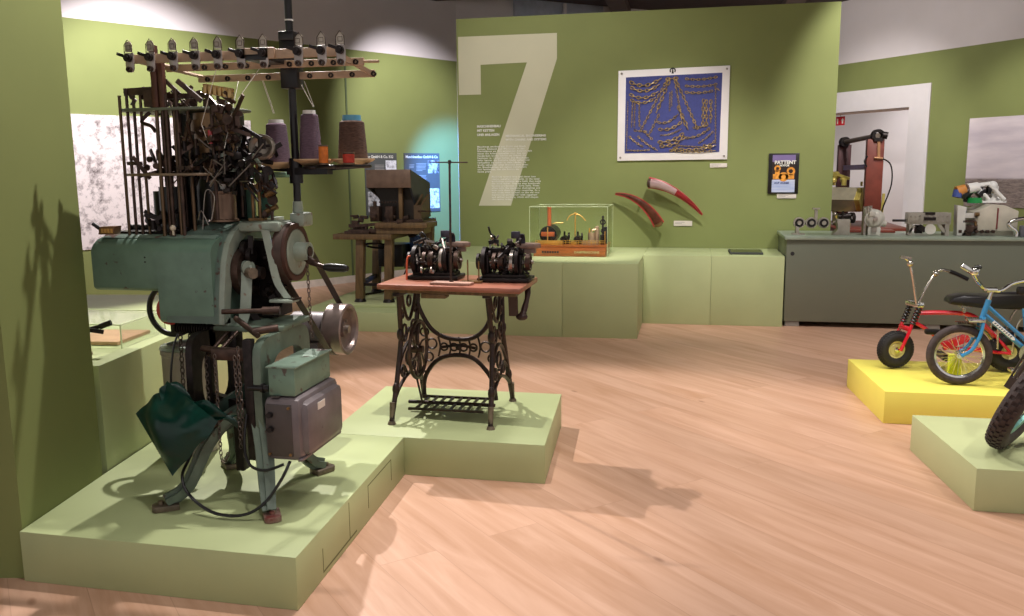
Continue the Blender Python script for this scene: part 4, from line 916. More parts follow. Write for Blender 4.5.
# back brace: two mirrored arcs joined by a pierced medallion
m = MB(); yb = 4.83
def q(*p): return curve([(x, yb, z) for x, z in p], 7)
for pts in (q((-1.595, .915), (-1.575, .80), (-1.51, .68), (-1.43, .625), (-1.335, .61), (-1.24, .625), (-1.165, .69), (-1.12, .80), (-1.06, .90)),
            q((-1.555, .245), (-1.55, .36), (-1.50, .45), (-1.43, .50), (-1.335, .515), (-1.25, .50), (-1.18, .44), (-1.13, .36), (-1.11, .25))):
    m.tube(pts, .0135, 8)
for x in (-1.46, -1.395, -1.335, -1.275, -1.215): m.tube(q((x, .625), (x+.012, .565), (x, .505)), .006, 6)
for x, z, R in ((-1.425, .563, .022), (-1.365, .563, .022), (-1.305, .563, .022), (-1.245, .563, .022), (-1.50, .58, .03), (-1.17, .57, .03), (-1.52, .50, .026), (-1.545, .65, .025), (-1.13, .5, .026)): m.torus((x, yb, z), (0, 1, 0), R, .006, 16, 6)
m.tube(q((-1.44, .56), (-1.335, .575), (-1.23, .56)), .009, 6); m.sphere((-1.335, yb, .563), .02, (1, .6, 1), 10)
m.tube(q((-1.57, .42), (-1.535, .40)), .008, 6); m.tube(q((-1.12, .43), (-1.07, .43), (-1.12, .37)), .008, 6)
m.build('back_brace', cast_iron, tt)
m = MB(); m.bx(-1.555, -1.115, 4.52, 4.535, .255, .268); m.bx(-1.555, -1.115, 4.80, 4.815, .255, .268); m.cyl((-1.60, 4.67, .262), (-1.08, 4.67, .262), .011)
for k in range(8): m.bx(-1.52+k*.05, -1.506+k*.05, 4.53, 4.80, .256, .266)
m.build('treadle', cast_iron, tt)
wm = MB().torus((-1.53, 4.66, .58), (1, 0, 0), .165, .011, 40, 8).cyl((-1.59, 4.66, .58), (-1.50, 4.66, .58), .022)
for k in range(6):
    a = k*PI/3+.2; wm.tube(curve([(-1.53, 4.66, .58), (-1.53, 4.66+.08*math.cos(a+.25), .58+.08*math.sin(a+.25)), (-1.53, 4.66+.16*math.cos(a), .58+.16*math.sin(a))], 4), .006, 6)
wm = wm.build('drive_wheel', iron_brown, tt)
MB().cyl((-1.54, 4.60, .50), (-1.50, 4.62, .27), .006).build('pitman_rod', cast_iron, tt)
MB().ribbon([(-.965, 4.60, .955), (-.955, 4.60, .90), (-.952, 4.60, .80)], .052, .012, (1, -.1, 0)).build('hanging_board', mat('dark_hanging_board', (70, 44, 36), .5, var=.3), tt)
MB().tube(curve([(-.89, 4.70, .955), (-.885, 4.66, .90), (-.897, 4.62, .83), (-.902, 4.60, .80)]), [.02, .018, .016, .017, .018, .016, .015, .014, .015, .016, .018, .018, .018, .016, .02, .022, .024, .026, .024][:19], 9).sphere((-.905, 4.595, .797), .026, (1.3, 1, .8), 10).build('knee_lever', mat('dark_lever', (62, 40, 36), .45, .3, var=.3), tt)

# ---------------------------------------------------------------- the two chain machines on the table
def chain_machine(name, label, x, y, seed, k=1.0):
    b = thing(name, label, 'machine', (x, y, TZ), None)
    o = lambda dx, dy, dz: V(x+dx*k, y+dy*k, TZ+.001+dz*k*1.12)
    m = MB(); m.box(o(0, 0, .012), (.30*k, .19*k, .022*k), bev=.004); m.box(o(0, 0, .03), (.25*k, .14*k, .018*k), bev=.003); m.build('base_plate', iron, b)
    m = MB()
    for dx in (-.10, .0, .09): m.box(o(dx, 0, .085), (.018*k, .10*k, .11*k), bev=.004)
    m.box(o(0, .03, .15), (.20*k, .06*k, .035*k), bev=.005); m.build('body', iron, b)
    m = MB(); m.cyl(o(-.17, -.02, .10), o(.165, -.02, .10), .010*k); m.cyl(o(-.15, .03, .13), o(.13, .03, .13), .008*k); m.build('shaft', steel, b)
    for dx, R, w, mm in ((-.115, .085, .022, iron), (-.06, .05, .02, iron_brown), (-.02, .055, .03, iron_brown), (.045, .068, .018, steel), (.075, .082, .02, iron), (.135, .055, .026, iron_brown), (-.155, .046, .014, iron)):
        if seed == 1 and dx == .135: R = .05
        MB().rim(o(dx, -.02, .10), (1, 0, 0), R*k, R*.72*k, w*k, 28).disc(o(dx, -.02, .10), (1, 0, 0), R*.76*k, w*.5*k).disc(o(dx, -.02, .10), (1, 0, 0), R*.3*k, w*1.3*k).build('gear_wheel', mm, b)
    r2 = random.Random(seed*13+5); m = MB(); m2 = MB()
    for i in range(64):
        g = m if i % 3 else m2
        p = o(r2.uniform(-.10, .11), r2.uniform(-.09, .08), r2.uniform(.04, .205)); d = V(r2.uniform(-.03, .03), r2.uniform(-.03, .03), r2.uniform(-.03, .03))*k
        t = i % 4
        if t == 0: g.cyl(p-d, p+d, .006*k, n=8)
        elif t == 1: g.box(p, (.03*k, .022*k, .02*k), (r2.uniform(-.5, .5), r2.uniform(-.6, .6), 0), .002)
        elif t == 2: g.disc(p, (1, .2, 0), r2.uniform(.012, .026)*k, .01, 14)
        else: g.bar(p-d*1.3, p+d*1.3, .008*k, .014*k)
    m.build('cam_works', iron, b); m2.build('cam_levers', steel, b)
    # feed chute to the right rear, guard on top, lever
    m = MB(); m.prism([(0, -.06), (.10, -.045), (.13, .0), (.10, .045), (0, .06)], o(.06, .05, .165), (1, .15, -.02), (0, 1, 0), (0, 0, .028*k), bev=.006); m.prism([(.02, -.02), (.10, -.015), (.10, .015), (.02, .03)], o(.06, .05, .14), (1, .15, -.02), (0, 1, 0), (0, 0, .024*k)); m.build('feed_chute', mat('feed_chute_pale', (136, 112, 100), .4, .3, var=.25, scale=16), b)
    m = MB(); m.lathe([(.040*k, -.02*k), (.046*k, -.02*k), (.046*k, .02*k), (.040*k, .02*k)], o(.085, 0, .20), (1, 0, 0), 16, closed=True, a0=-.3, a1=1.9); m.box(o(.06, -.01, .235), (.05*k, .03*k, .04*k), bev=.005); m.cyl(o(.07, .02, .15), o(.07, .02, .23), .014*k); m.build('guard', mat('guard_blue_grey', (62, 58, 72), .4, .3, var=.3), b)
    m = MB(); z1 = .275 if seed == 1 else .225
    m.tube(curve([o(-.06, .02, .19), o(-.07, .01, .225), o(-.09, .01, .24), o(-.10, .0, z1)]), .006*k, 7).bar(o(-.075, .0, .205), o(-.04, .0, .20), .014*k, .02*k); m.build('hand_lever', black, b)
    if seed == 2:
        m = MB(); m.tube(curve([o(-.155, -.09, .0), o(-.15, -.09, .10), o(-.135, -.085, .125), o(-.115, -.08, .10)]), .006*k, 7); m.build('orange_hook', mat('orange_wire', (204, 92, 60), .4), b)
    return b
chain_machine('chain_machine', 'small dark chain-making machine on the left half of the treadle table', -1.43, 4.73, 2, .98)
chain_machine('chain_machine', 'small dark chain-making machine on the right half of the treadle table', -1.01, 4.68, 1, .98)
ts = thing('thread_stand', 'thin upright rod with a crossbar on a flat board, standing on the treadle table', 'stand', (-1.275, 4.50, TZ))
MB().prism([(-1.39, 4.455), (-1.16, 4.435), (-1.15, 4.50), (-1.37, 4.53)], (0, 0, TZ+.001), (1, 0, 0), (0, 1, 0), (0, 0, .014), bev=.002).build('base_board', mat('base_board_pale', (166, 128, 112), .5, var=.2), ts)
MB().cyl((-1.275, 4.49, TZ+.015), (-1.275, 4.49, TZ+.022), .012).cyl((-1.277, 4.49, TZ+.015), (-1.272, 4.49, 1.645), .0062, n=10).build('rod', iron_brown, ts)
MB().cyl((-1.385, 4.50, 1.645), (-1.17, 4.485, 1.642), .0035, n=8).cyl((-1.272, 4.49, 1.635), (-1.272, 4.49, 1.655), .009).build('crossbar', iron_brown, ts)
m = MB(); m.cyl((-1.20, 4.56, TZ), (-1.20, 4.56, TZ+.13), .004).cyl((-1.14, 4.57, TZ), (-1.14, 4.57, TZ+.12), .004).bx(-1.24, -1.12, 4.545, 4.585, TZ+.001, TZ+.012)
o = m.build('guide_pins', brass); rebase(o, (-1.17, 4.565, TZ)); tag(o, 'small strip with two brass guide pins between the machines on the treadle table', 'guide')

# ================================================================== OLD BENCH MACHINE AT THE REAR
bm_ = thing('bench_machine', 'old wooden-legged bench machine with a broad brown hopper, behind the treadle table', 'machine', (-3.1, 8.9, .235))
LZ = .236
for x, y, zt in ((-3.42, 8.50, .90), (-3.52, 9.25, .90), (-3.10, 8.50, .96), (-3.02, 9.4, .96), (-2.74, 8.75, 1.02)):
    lg = MB().bar((x+.03, y, zt), (x, y, LZ+.03), .085, .085, up=(0, 1, 0), bev=.006).build('leg', dark_wood, bm_)
    f = MB(); f.cyl((x, y, LZ), (x, y, LZ+.035), .065, .05, 14); f.build('foot', iron, lg)
m = MB(); m.bar((-3.42, 8.5, .42), (-3.52, 9.25, .42), .03, .05); m.bar((-3.42, 8.5, .42), (-3.10, 8.5, .42), .02, .03); m.bar((-3.42, 8.52, .30), (-3.02, 9.4, .30), .02, .02); m.build('stretcher', iron, bm_)
MB().bx(-3.66, -3.02, 8.40, 8.95, .90, .955, .005).build('side_table', dark_wood, bm_)
MB().bx(-3.2, -2.64, 8.42, 8.80, 1.02, 1.075, .005).bx(-3.2, -2.68, 8.45, 8.78, .96, 1.02).bx(-3.2, -2.85, 8.78, 9.45, .98, 1.07).build('work_table', dark_wood, bm_)
m = MB(); m.prism([(-3.29, 1.45), (-3.25, 1.38), (-3.21, 1.30), (-3.21, 1.07), (-2.83, 1.07), (-2.83, 1.45)], (0, 8.62, 0), (1, 0, 0), (0, 0, 1), (0, .5, 0)); m.build('body', mat('machine_body_black_brown', (40, 32, 28), .5, .3, var=.3), bm_)
m = MB(); m.prism([(-3.30, 1.43), (-2.82, 1.43), (-2.82, 1.615), (-3.30, 1.615)], (0, 8.48, 0), (1, 0, 0), (0, 0, 1), (0, .022, 0), bev=.003); m.build('hopper_front', hopper_m, bm_)
m = MB(); m.prism([(8.48, 1.615), (9.15, 1.47), (9.15, 1.10), (8.75, 1.10), (8.50, 1.43)], (-2.84, 0, 0), (0, 1, 0), (0, 0, 1), (.02, 0, 0)); m.build('hopper_side', hopper_side, bm_)
m = MB(); m.prism([(8.48, 1.615), (9.15, 1.47), (9.15, 1.2), (8.50, 1.43)], (-3.30, 0, 0), (0, 1, 0), (0, 0, 1), (.02, 0, 0)); m.bx(-3.28, -2.84, 9.13, 9.15, 1.1, 1.47); m.build('hopper_back', hopper_side, bm_)
MB().bx(-2.98, -2.94, 8.55, 8.6, 1.075, 1.45, .004).build('front_post', dark_wood, bm_)
m = MB(); m.prism([(8.52, 1.10), (8.52, 1.24), (8.78, 1.36), (8.78, 1.15)], (-2.80, 0, 0), (0, 1, 0), (0, 0, 1), (.02, 0, 0)); m.prism([(8.52, 1.10), (8.52, 1.24), (8.78, 1.36), (8.78, 1.15)], (-2.74, 0, 0), (0, 1, 0), (0, 0, 1), (.02, 0, 0)); m.bx(-2.8, -2.72, 8.50, 8.52, 1.09, 1.25); m.build('chute', mat('chute_tan_wood', (82, 62, 40), .5, var=.25), bm_)
m = MB(); r2 = random.Random(21)
m.bx(-3.52, -3.02, 8.48, 8.62, .957, 1.0, .004); m.bx(-3.55, -3.28, 8.45, 8.60, .957, .985); m.bx(-3.28, -3.18, 8.50, 8.6, 1.08, 1.24, .006); m.bx(-3.11, -3.03, 8.50, 8.6, 1.08, 1.24, .006); m.bar((-3.5, 8.5, 1.03), (-2.7, 8.5, 1.10), .04, .03)
for i in range(34): m.box((r2.uniform(-3.5, -2.9), r2.uniform(8.44, 8.6), r2.uniform(.98, 1.16)), (r2.uniform(.02, .09), r2.uniform(.02, .06), r2.uniform(.02, .05)), (0, r2.uniform(-.3, .3), 0), .002)
for i in range(8): m.cyl((-3.2+i*.03, 8.60, 1.28), (-3.2+i*.03, 8.58, 1.28), .008, n=8)
m.cyl((-3.24, 8.55, 1.2), (-3.24, 8.55, 1.29), .02); m.cyl((-2.75, 8.5, 1.19), (-2.6, 8.45, 1.19), .008); m.build('stamping_works', iron_brown, bm_)
m = MB(); m.bx(-3.30, -3.02, 8.75, 9.1, .58, .82, .01); m.torus((-3.25, 8.6, .82), (0, .3, 1), .12, .012, 24, 6); m.build('drive_box', black, bm_)
m = MB(); m.cyl((-2.95, 9.0, .65), (-2.95, 9.0, .88), .07).cyl((-2.95, 9.0, .88), (-2.95, 9.0, .90), .05); m.build('blue_motor', blue_m, bm_)
MB().cyl((-3.0, 9.0, .92), (-2.92, 8.9, .96), .05).cyl((-2.98, 8.7, .60), (-2.80, 8.7, .60), .03).cyl((-2.82, 8.7, .60), (-2.74, 8.68, .60), .05).build('flywheel_end', iron_brown, bm_)
MB().tube(curve([(-3.18, 8.75, .60), (-3.19, 8.7, .42), (-3.13, 8.68, .32), (-3.05, 8.7, .40), (-3.0, 8.8, .55)]), .008, 7).build('cable', black, bm_)

model_brass = mat('model_brass', (214, 164, 78), .3, .35, var=.2)
model_copper = mat('model_copper', (202, 104, 56), .3, .3, var=.15)
# ================================================================== MODEL STEAM ENGINE UNDER ACRYLIC
Y0, Y1 = 8.70, 9.30
sc = thing('showcase', 'clear acrylic box covering the model steam plant', 'showcase', (-1.2, 9.0, .716))
m = MB(); X0, X1, ZT = -1.625, -.825, 1.222
for a in ((X0, X1, Y0, Y0+.006, .7165, ZT), (X0, X1, Y1-.006, Y1, .7165, ZT), (X0, X0+.006, Y0+.006, Y1-.006, .7165, ZT), (X1-.006, X1, Y0+.006, Y1-.006, .7165, ZT), (X0, X1, Y0, Y1, ZT, ZT+.006)): m.bx(*a)
m.build('pane', glass, sc)
m = MB()
for x in (X0, X1): m.cyl((x, Y0, .717), (x, Y0, ZT+.004), .0022, n=6).cyl((x, Y1, .717), (x, Y1, ZT+.004), .0016, n=6).cyl((x, Y0, ZT+.004), (x, Y1, ZT+.004), .002, n=6)
for y in (Y0, Y1): m.cyl((X0, y, ZT+.004), (X1, y, ZT+.004), .0026, n=6)
m.build('edge', edge_glass, sc)
se = thing('steam_model', 'brass and copper model steam plant on a mahogany base inside the clear box', 'model', (-1.2, 8.95, .718))
MB().bx(-1.59, -.845, 8.72, 9.24, .718, .815, .004).bx(-1.595, -.84, 8.715, 9.245, .815, .828, .003).build('base', glossy_wood, se)
text('lettering', 'DAMPFMASCHINE', .032, (-1.165, 8.7135, .752), R_, U_, mat('gold_letter', (200, 186, 130), .4), se, bold=.001)
m = MB()
for k in range(7): m.bx(-1.50+k*.026, -1.482+k*.026, 8.714, 8.72, .752, .772)
m.build('number_plate', ink, se)
B = .829
m = MB(); m.cyl((-1.46, 8.86, B+.10), (-1.46, 9.16, B+.10), .09, n=28); m.build('boiler', black, se)
m = MB(); m.bx(-1.53, -1.39, 8.84, 8.86, B+.085, B+.13, .003); m.cyl((-1.46, 8.95, B+.18), (-1.46, 8.95, B+.38), .022, .020); m.rim((-1.46, 8.95, B+.38), (0, 0, 1), .025, .016, .012); m.build('chimney', model_copper, se)
m = MB(); m.bx(-1.56, -1.30, 8.80, 8.90, B, B+.04, .003)
for k in range(16): m.cyl((-1.57+k*.0445, 8.735, B), (-1.57+k*.0445, 8.735, B+.05), .003, n=6)
m.cyl((-1.57, 8.735, B+.05), (-.86, 8.735, B+.05), .003, n=6); m.cyl((-1.57, 8.735, B+.03), (-.86, 8.735, B+.03), .003, n=6)
m.tube(curve([(-1.44, 9.0, B+.20), (-1.40, 9.0, B+.215), (-1.32, 9.0, B+.215)]), .005, 6); m.cyl((-1.46, 8.83, B+.02), (-1.46, 8.84, B+.18), .006)
m.cyl((-1.19, 8.98, B), (-1.19, 8.98, B+.31), .006); m.sphere((-1.19, 8.98, B+.315), .013, n=10)
m.tube(curve([(-1.28, 8.98, B+.24), (-1.25, 8.98, B+.29), (-1.19, 8.98, B+.31), (-1.13, 8.98, B+.29), (-1.08, 8.98, B+.24)]), .005, 6)
m.bx(-1.22, -1.16, 8.85, 8.95, B, B+.03); m.bx(-1.40, -1.33, 8.78, 8.86, B, B+.03); m.cyl((-1.03, 8.9, B+.0), (-1.03, 8.9, B+.17), .008); m.cyl((-.865, 8.85, B), (-.865, 8.85, B+.14), .005); m.build('fittings', model_brass, se)
m = MB()
for cx in (-1.30, -1.16): m.cyl((cx, 8.88, B+.05), (cx, 9.02, B+.05), .035); m.rim((cx+.05, 8.92, B+.075), (1, 0, 0), .045, .036, .012); m.cyl((cx, 8.95, B+.08), (cx, 8.95, B+.13), .01)
m.bx(-1.36, -1.10, 8.92, 9.05, B, B+.02); m.build('engine', iron, se)
m = MB(); m.cyl((-1.01, 8.9, B), (-1.01, 8.9, B+.12), .035).cyl((-.955, 8.93, B), (-.955, 8.93, B+.16), .026).bx(-1.10, -.93, 8.80, 8.87, B, B+.045, .003).tube(curve([(-1.01, 8.9, B+.12), (-1.0, 8.9, B+.15), (-.96, 8.9, B+.155)]), .008, 6).sphere((-.955, 8.93, B+.17), .022, n=12); m.build('condenser', mat('model_pale_metal', (190, 164, 138), .3, .6, var=.2), se)
m = MB(); m.cyl((-.935+.04, 8.93, B), (-.895, 8.93, B+.28), .010, n=8)
m.rim((-.895, 8.93, B+.23), (0, 1, 0), .03, .018, .02).rim((-.895, 8.93, B+.14), (0, 1, 0), .022, .012, .02).bx(-.92, -.87, 8.90, 8.96, B, B+.10).sphere((-.895, 8.93, B+.285), .013, n=10); m.build('governor', iron, se)
m = MB(); m.bx(-.895, -.85, 8.98, 9.05, B, B+.175, .004); m.build('tank', black, se)

# ================================================================== METAL BENCH WITH THE CHAIN LINE
mb = thing('metal_bench', 'long grey-green sheet metal bench behind the bicycles', 'bench', (2.9, 9.4, 0))
MB().bx(.945, 5.4, 9.0, 9.83, .055, .885, .006).build('cabinet', bench_m, mb)
MB().bx(.925, 5.4, 8.97, 9.83, .886, .918, .004).build('top', bench_top_m, mb)
for x in (1.03, 2.36, 3.6, 4.9):
    for y in (9.02, 9.66): MB().bx(x-.07, x+.07, y, y+.12, .001, .055, .006).build('foot_block', mat('foot_block_grey', (150, 146, 138), .5, var=.2), mb)
MB().cyl((1.005, 9.001, .745), (1.005, 8.997, .745), .02, n=16).build('bolt_hole', ink, mb)
T = .919
w1 = thing('wire_straightener', 'three black rollers on a small grey stand at the left end of the metal bench', 'machine', (1.2, 9.25, T))
m = MB(); m.bx(1.05, 1.38, 9.27, 9.29, 1.02, 1.06, .003); m.bx(1.055, 1.085, 9.22, 9.32, T, 1.02, .003); m.bx(1.02, 1.14, 9.2, 9.33, T, T+.012); m.bx(1.235, 1.265, 9.26, 9.29, 1.05, 1.18, .003); m.bx(1.215, 1.285, 9.25, 9.30, 1.175, 1.19); m.cyl((1.33, 9.28, 1.04), (1.375, 9.28, 1.04), .012); m.build('stand', machine_grey, w1)
for x in (1.085, 1.205, 1.325):
    MB().rim((x, 9.255, 1.04), (0, 1, 0), .056, .043, .05, 28).build('roller_housing', machine_grey, w1)
    r_ = MB().rim((x, 9.245, 1.04), (0, 1, 0), .042, .022, .05, 26).build('roller', black, w1)
    MB().cyl((x, 9.27, 1.04), (x, 9.21, 1.04), .021).build('hub', machine_grey, r_)
w2 = thing('wire_feeder', 'grey upright block with dark coil on top, second from the left on the metal bench', 'machine', (1.5, 9.25, T))
m = MB(); m.prism([(1.40, T), (1.57, T), (1.57, 1.08), (1.44, 1.08), (1.46, .98)], (0, 9.18, 0), (1, 0, 0), (0, 0, 1), (0, .14, 0), bev=.004); m.build('body', machine_grey, w2)
MB().rim((1.60, 9.28, 1.09), (1, .3, 0), .055, .035, .03).cyl((1.46, 9.25, 1.10), (1.58, 9.26, 1.11), .03).cyl((1.50, 9.22, 1.08), (1.50, 9.22, 1.16), .012).build('coil', iron, w2)
MB().sphere((1.43, 9.25, 1.13), .02, n=10).cyl((1.44, 9.24, 1.06), (1.40, 9.24, 1.03), .01).build('knob', steel, w2)
w3 = thing('feed_motor', 'bulbous pale grey machine head on a block in front of the red-brown column', 'machine', (1.8, 9.25, T))
m = MB(); m.bx(1.74, 1.86, 9.18, 9.32, T, 1.0, .005); m.cyl((1.80, 9.19, 1.085), (1.80, 9.33, 1.085), .095, n=26); m.lathe([(.0, -.03), (.05, -.03), (.08, -.012), (.09, .01)], (1.80, 9.19, 1.085), (0, 1, 0), 26); m.bx(1.74, 1.80, 9.15, 9.2, 1.11, 1.16, .006); m.prism([(1.72, 1.08), (1.86, 1.09), (1.76, 1.20), (1.70, 1.19)], (0, 9.2, 0), (1, 0, 0), (0, 0, 1), (0, .1, 0), bev=.01); m.cyl((1.86, 9.25, 1.05), (1.92, 9.25, 1.03), .045, .03); m.build('housing', mat('feed_motor_grey', (190, 186, 176), .42, .05, var=.08), w3)
m = MB(); m.bx(1.77, 1.82, 9.165, 9.178, .95, 1.0); m.cyl((1.80, 9.165, 1.085), (1.80, 9.14, 1.085), .022); m.cyl((1.73, 9.18, 1.17), (1.73, 9.18, 1.21), .012); m.cyl((1.76, 9.18, 1.19), (1.76, 9.18, 1.215), .01); m.cyl((1.70, 9.25, 1.19), (1.76, 9.22, 1.20), .014).bx(1.70, 1.72, 9.2, 9.3, T, 1.1); m.build('fitting', steel, w3)
w4 = thing('perforated_frame', 'perforated steel frame machine with a pale wheel below, middle of the metal bench', 'machine', (2.3, 9.25, T))
m = MB(); m.bx(2.11, 2.51, 9.2, 9.215, 1.03, 1.145, .003); m.bx(2.11, 2.51, 9.31, 9.325, 1.03, 1.145, .003); m.bx(2.13, 2.16, 9.2, 9.325, T, 1.03); m.bx(2.46, 2.5, 9.2, 9.325, T, 1.03); m.bar((2.18, 9.21, 1.02), (2.12, 9.21, .93), .02, .02); m.bar((2.40, 9.21, 1.03), (2.46, 9.21, .955), .02, .03); m.build('frame', machine_grey, w4)
m = MB()
for k in range(9):
    for j in range(2): m.cyl((2.14+k*.042, 9.2, 1.06+j*.055), (2.14+k*.042, 9.193, 1.06+j*.055), .009, n=10)
m.build('bolt', steel, w4)
MB().bx(2.26, 2.37, 9.19, 9.3, 1.07, 1.10).bx(2.27, 2.36, 9.19, 9.3, 1.125, 1.15).bx(2.2, 2.26, 9.22, 9.3, T+.02, 1.02).bar((2.22, 9.2, 1.01), (2.28, 9.2, .97), .03, .05).cyl((1.98, 9.25, 1.065), (2.11, 9.25, 1.065), .012).build('slide', iron, w4)
MB().disc((2.325, 9.2, T+.064), (.2, 1, 0), .05, .05, 26).build('wheel', mat('pale_wheel', (206, 200, 190), .4), w4)
w5 = thing('chain_welder', 'cream housing with a dark red stripe on the metal bench, right of the perforated frame', 'machine', (2.9, 9.35, T))
m = MB(); m.prism([(2.74, .965), (3.12, .965), (3.12, 1.16), (3.0, 1.215), (2.88, 1.225), (2.72, 1.15)], (0, 9.22, 0), (1, 0, 0), (0, 0, 1), (0, .4, 0), bev=.008); m.bx(2.76, 3.1, 9.26, 9.6, T, .97); m.build('housing', machine_cream, w5)
MB().bx(2.925, 2.937, 9.208, 9.222, .985, 1.19).build('stripe', mat('stripe_dark_red', (116, 44, 44), .5), w5)
m = MB(); m.prism([(2.57, T), (2.66, T), (2.63, 1.10), (2.65, 1.20), (2.56, 1.22)], (0, 9.2, 0), (1, 0, 0), (0, 0, 1), (0, .12, 0), bev=.006); m.bx(2.60, 2.76, 9.22, 9.3, 1.09, 1.14, .006); m.build('head', mat('welder_head_white', (206, 202, 196), .35), w5)
m = MB(); m.bx(2.62, 2.74, 9.2, 9.32, 1.05, 1.07); m.cyl((2.64, 9.25, 1.0), (2.76, 9.22, 1.0), .03); m.bx(2.62, 2.70, 9.2, 9.35, T+.001, .95); m.cyl((2.68, 9.18, .99), (2.68, 9.3, .99), .035)
for k in range(7): m.box((2.60+k*.05, 9.22, .962), (.03, .05, .03), (0, .3*k, 0), .003)
m.build('tooling', iron_brown, w5)
MB().cyl((2.72, 9.2, 1.13), (2.76, 9.2, 1.13), .02).cyl((2.735, 9.2, 1.02), (2.735, 9.2, 1.06), .014).build('brass_tip', brass, w5)
w6 = thing('pipe_unit', 'white pipe assembly with orange, blue and green ends on top of the cream housing', 'machine', (2.8, 9.5, 1.226))
m = MB(); m.cyl((2.70, 9.42, 1.37), (2.80, 9.44, 1.39), .055, .05); m.cyl((2.79, 9.46, 1.40), (2.93, 9.46, 1.42), .026); m.sphere((2.94, 9.46, 1.40), .05); m.cyl((2.80, 9.42, 1.38), (2.91, 9.42, 1.26), .02); m.cyl((2.90, 9.40, 1.41), (3.04, 9.40, 1.265), .02); m.cyl((2.88, 9.5, 1.272), (3.03, 9.5, 1.28), .035); m.bar((2.80, 9.45, 1.245), (3.06, 9.45, 1.245), .10, .02); m.cyl((2.96, 9.46, 1.24), (2.97, 9.46, 1.40), .03); m.build('pipes', white_m, w6)
MB().cyl((2.60, 9.41, 1.345), (2.68, 9.42, 1.37), .055, .05).build('orange_end', mat('orange_cap', (206, 138, 66), .4), w6)
MB().cyl((2.60, 9.40, 1.29), (2.615, 9.405, 1.36), .045).build('blue_end', mat('blue_cap', (66, 84, 150), .4), w6)
MB().cyl((2.66, 9.42, 1.30), (2.72, 9.44, 1.35), .05).cyl((2.80, 9.43, 1.31), (2.86, 9.44, 1.36), .04).rim((2.90, 9.43, 1.36), (1, 0, 0), .045, .03, .03).cyl((2.70, 9.44, 1.24), (2.72, 9.44, 1.34), .03).build('clamp', black, w6)
MB().lathe([(0, 0), (.07, 0), (.062, .05), (0, .055)], (2.77, 9.40, 1.2335), (0, 0, 1), 22).build('green_cap', green_m, w6)
w7 = thing('bent_lever', 'shiny bent white metal lever standing in front of the cream housing', 'lever', (3.06, 9.1, T))
MB().tube(curve([(3.075, 9.10, T+.004), (3.07, 9.10, .97), (3.0, 9.10, 1.03), (3.03, 9.10, 1.07), (3.16, 9.10, 1.10), (3.3, 9.10, 1.06), (3.36, 9.10, .93)]), .019, 10).build('lever', chrome, w7)
MB().bx(3.10, 3.28, 9.07, 9.13, T, 1.03, .01).build('block', mat('lever_block_grey', (98, 98, 106), .4, .2), w7)
m = MB(); m.bx(1.60, 2.08, 9.55, 9.75, T+.001, .945, .003); o = m.build('base_rail', red_brown); rebase(o, (1.84, 9.65, T)); tag(o, 'narrow red-brown rail lying at the back of the metal bench', 'rail')

# tall machine behind the bench, on a pedestal
pd = MB().bx(1.55, 2.45, 10.25, 11.9, 0, .86, .004).build('plinth_unit', plinth_green); rebase(pd, (2.0, 11, 0)); tag(pd, 'plinth behind the metal bench carrying the tall red-brown drum machine', 'plinth')
fm = thing('drum_machine', 'tall machine with two red-brown columns, top shaft and brass drum behind the metal bench', 'machine', (1.95, 11, .861))
MB().bx(1.60, 2.40, 10.3, 11.8, .861, .915, .004).build('base', red_brown, fm)
MB().bx(1.925, 2.105, 10.45, 10.55, .915, 1.905, .004).build('column', red_brown, fm)
MB().bx(1.775, 1.925, 11.45, 11.55, .915, 1.872, .004).build('column', red_dark, fm)
m = MB(); m.cyl((1.82, 11.5, 1.90), (2.03, 10.45, 1.945), .028, n=14); m.build('top_shaft', mat('shaft_grey', (132, 118, 106), .35, .6), fm)
MB().rim((2.03, 10.47, 1.945), (.2, -1, .03), .07, .04, .06).cyl((2.08, 10.44, 1.95), (2.13, 10.43, 1.94), .04).bx(1.99, 2.08, 10.42, 10.58, 1.88, 1.92).build('bearing', iron, fm)
MB().rim((1.835, 11.42, 1.905), (.2, -1, .03), .06, .03, .08).build('bearing', iron, fm)
m = MB(); m.bar((2.04, 10.44, 1.90), (2.05, 10.44, 1.68), .03, .02, up=(0, 1, 0)).cyl((2.0, 10.43, 1.70), (2.09, 10.43, 1.69), .012); m.build('bracket', mat('tan_bracket', (176, 128, 90), .4, .3), fm)
m = MB(); m.lathe([(0, -.36), (.155, -.36), (.16, -.34), (.16, .34), (.155, .36), (0, .36)], (1.70, 10.95, 1.22), (1, -.75, .0), 6); m.build('drum', drum_yellow, fm)
m = MB(); m.lathe([(.163, -.30), (.163, .30), (.158, .30), (.158, -.30)], (1.70, 10.95, 1.22), (1, -.75, .0), 6, closed=True); m.build('drum_face', drum_pane, fm)
m = MB(); m.cyl((1.70, 11.2, 1.38), (1.70, 11.2, 1.50), .02).sphere((1.72, 11.2, 1.5), .05, n=10).sphere((1.80, 11.15, 1.45), .045, n=10).sphere((1.68, 11.1, 1.44), .04, n=10).bar((1.66, 11.2, 1.54), (1.86, 11.1, 1.46), .04, .03).cyl((1.80, 11.1, 1.38), (1.80, 11.1, 1.46), .03).cyl((1.93, 10.7, 1.38), (1.93, 10.7, 1.43), .014); m.build('valve', drum_yellow, fm)
m = MB(); m.bar((1.84, 11.44, 1.59), (1.99, 10.56, 1.60), .012, .06); m.build('belt', lilac, fm)
MB().tube(curve([(2.07, 10.44, 1.70), (2.18, 10.44, 1.62), (2.20, 10.44, 1.40), (2.12, 10.44, 1.12), (2.11, 10.44, 1.0)]), .008, 7).tube(curve([(1.93, 10.44, 1.72), (1.90, 10.44, 1.66), (1.93, 10.44, 1.60)]), .008, 7).build('cable', black, fm)
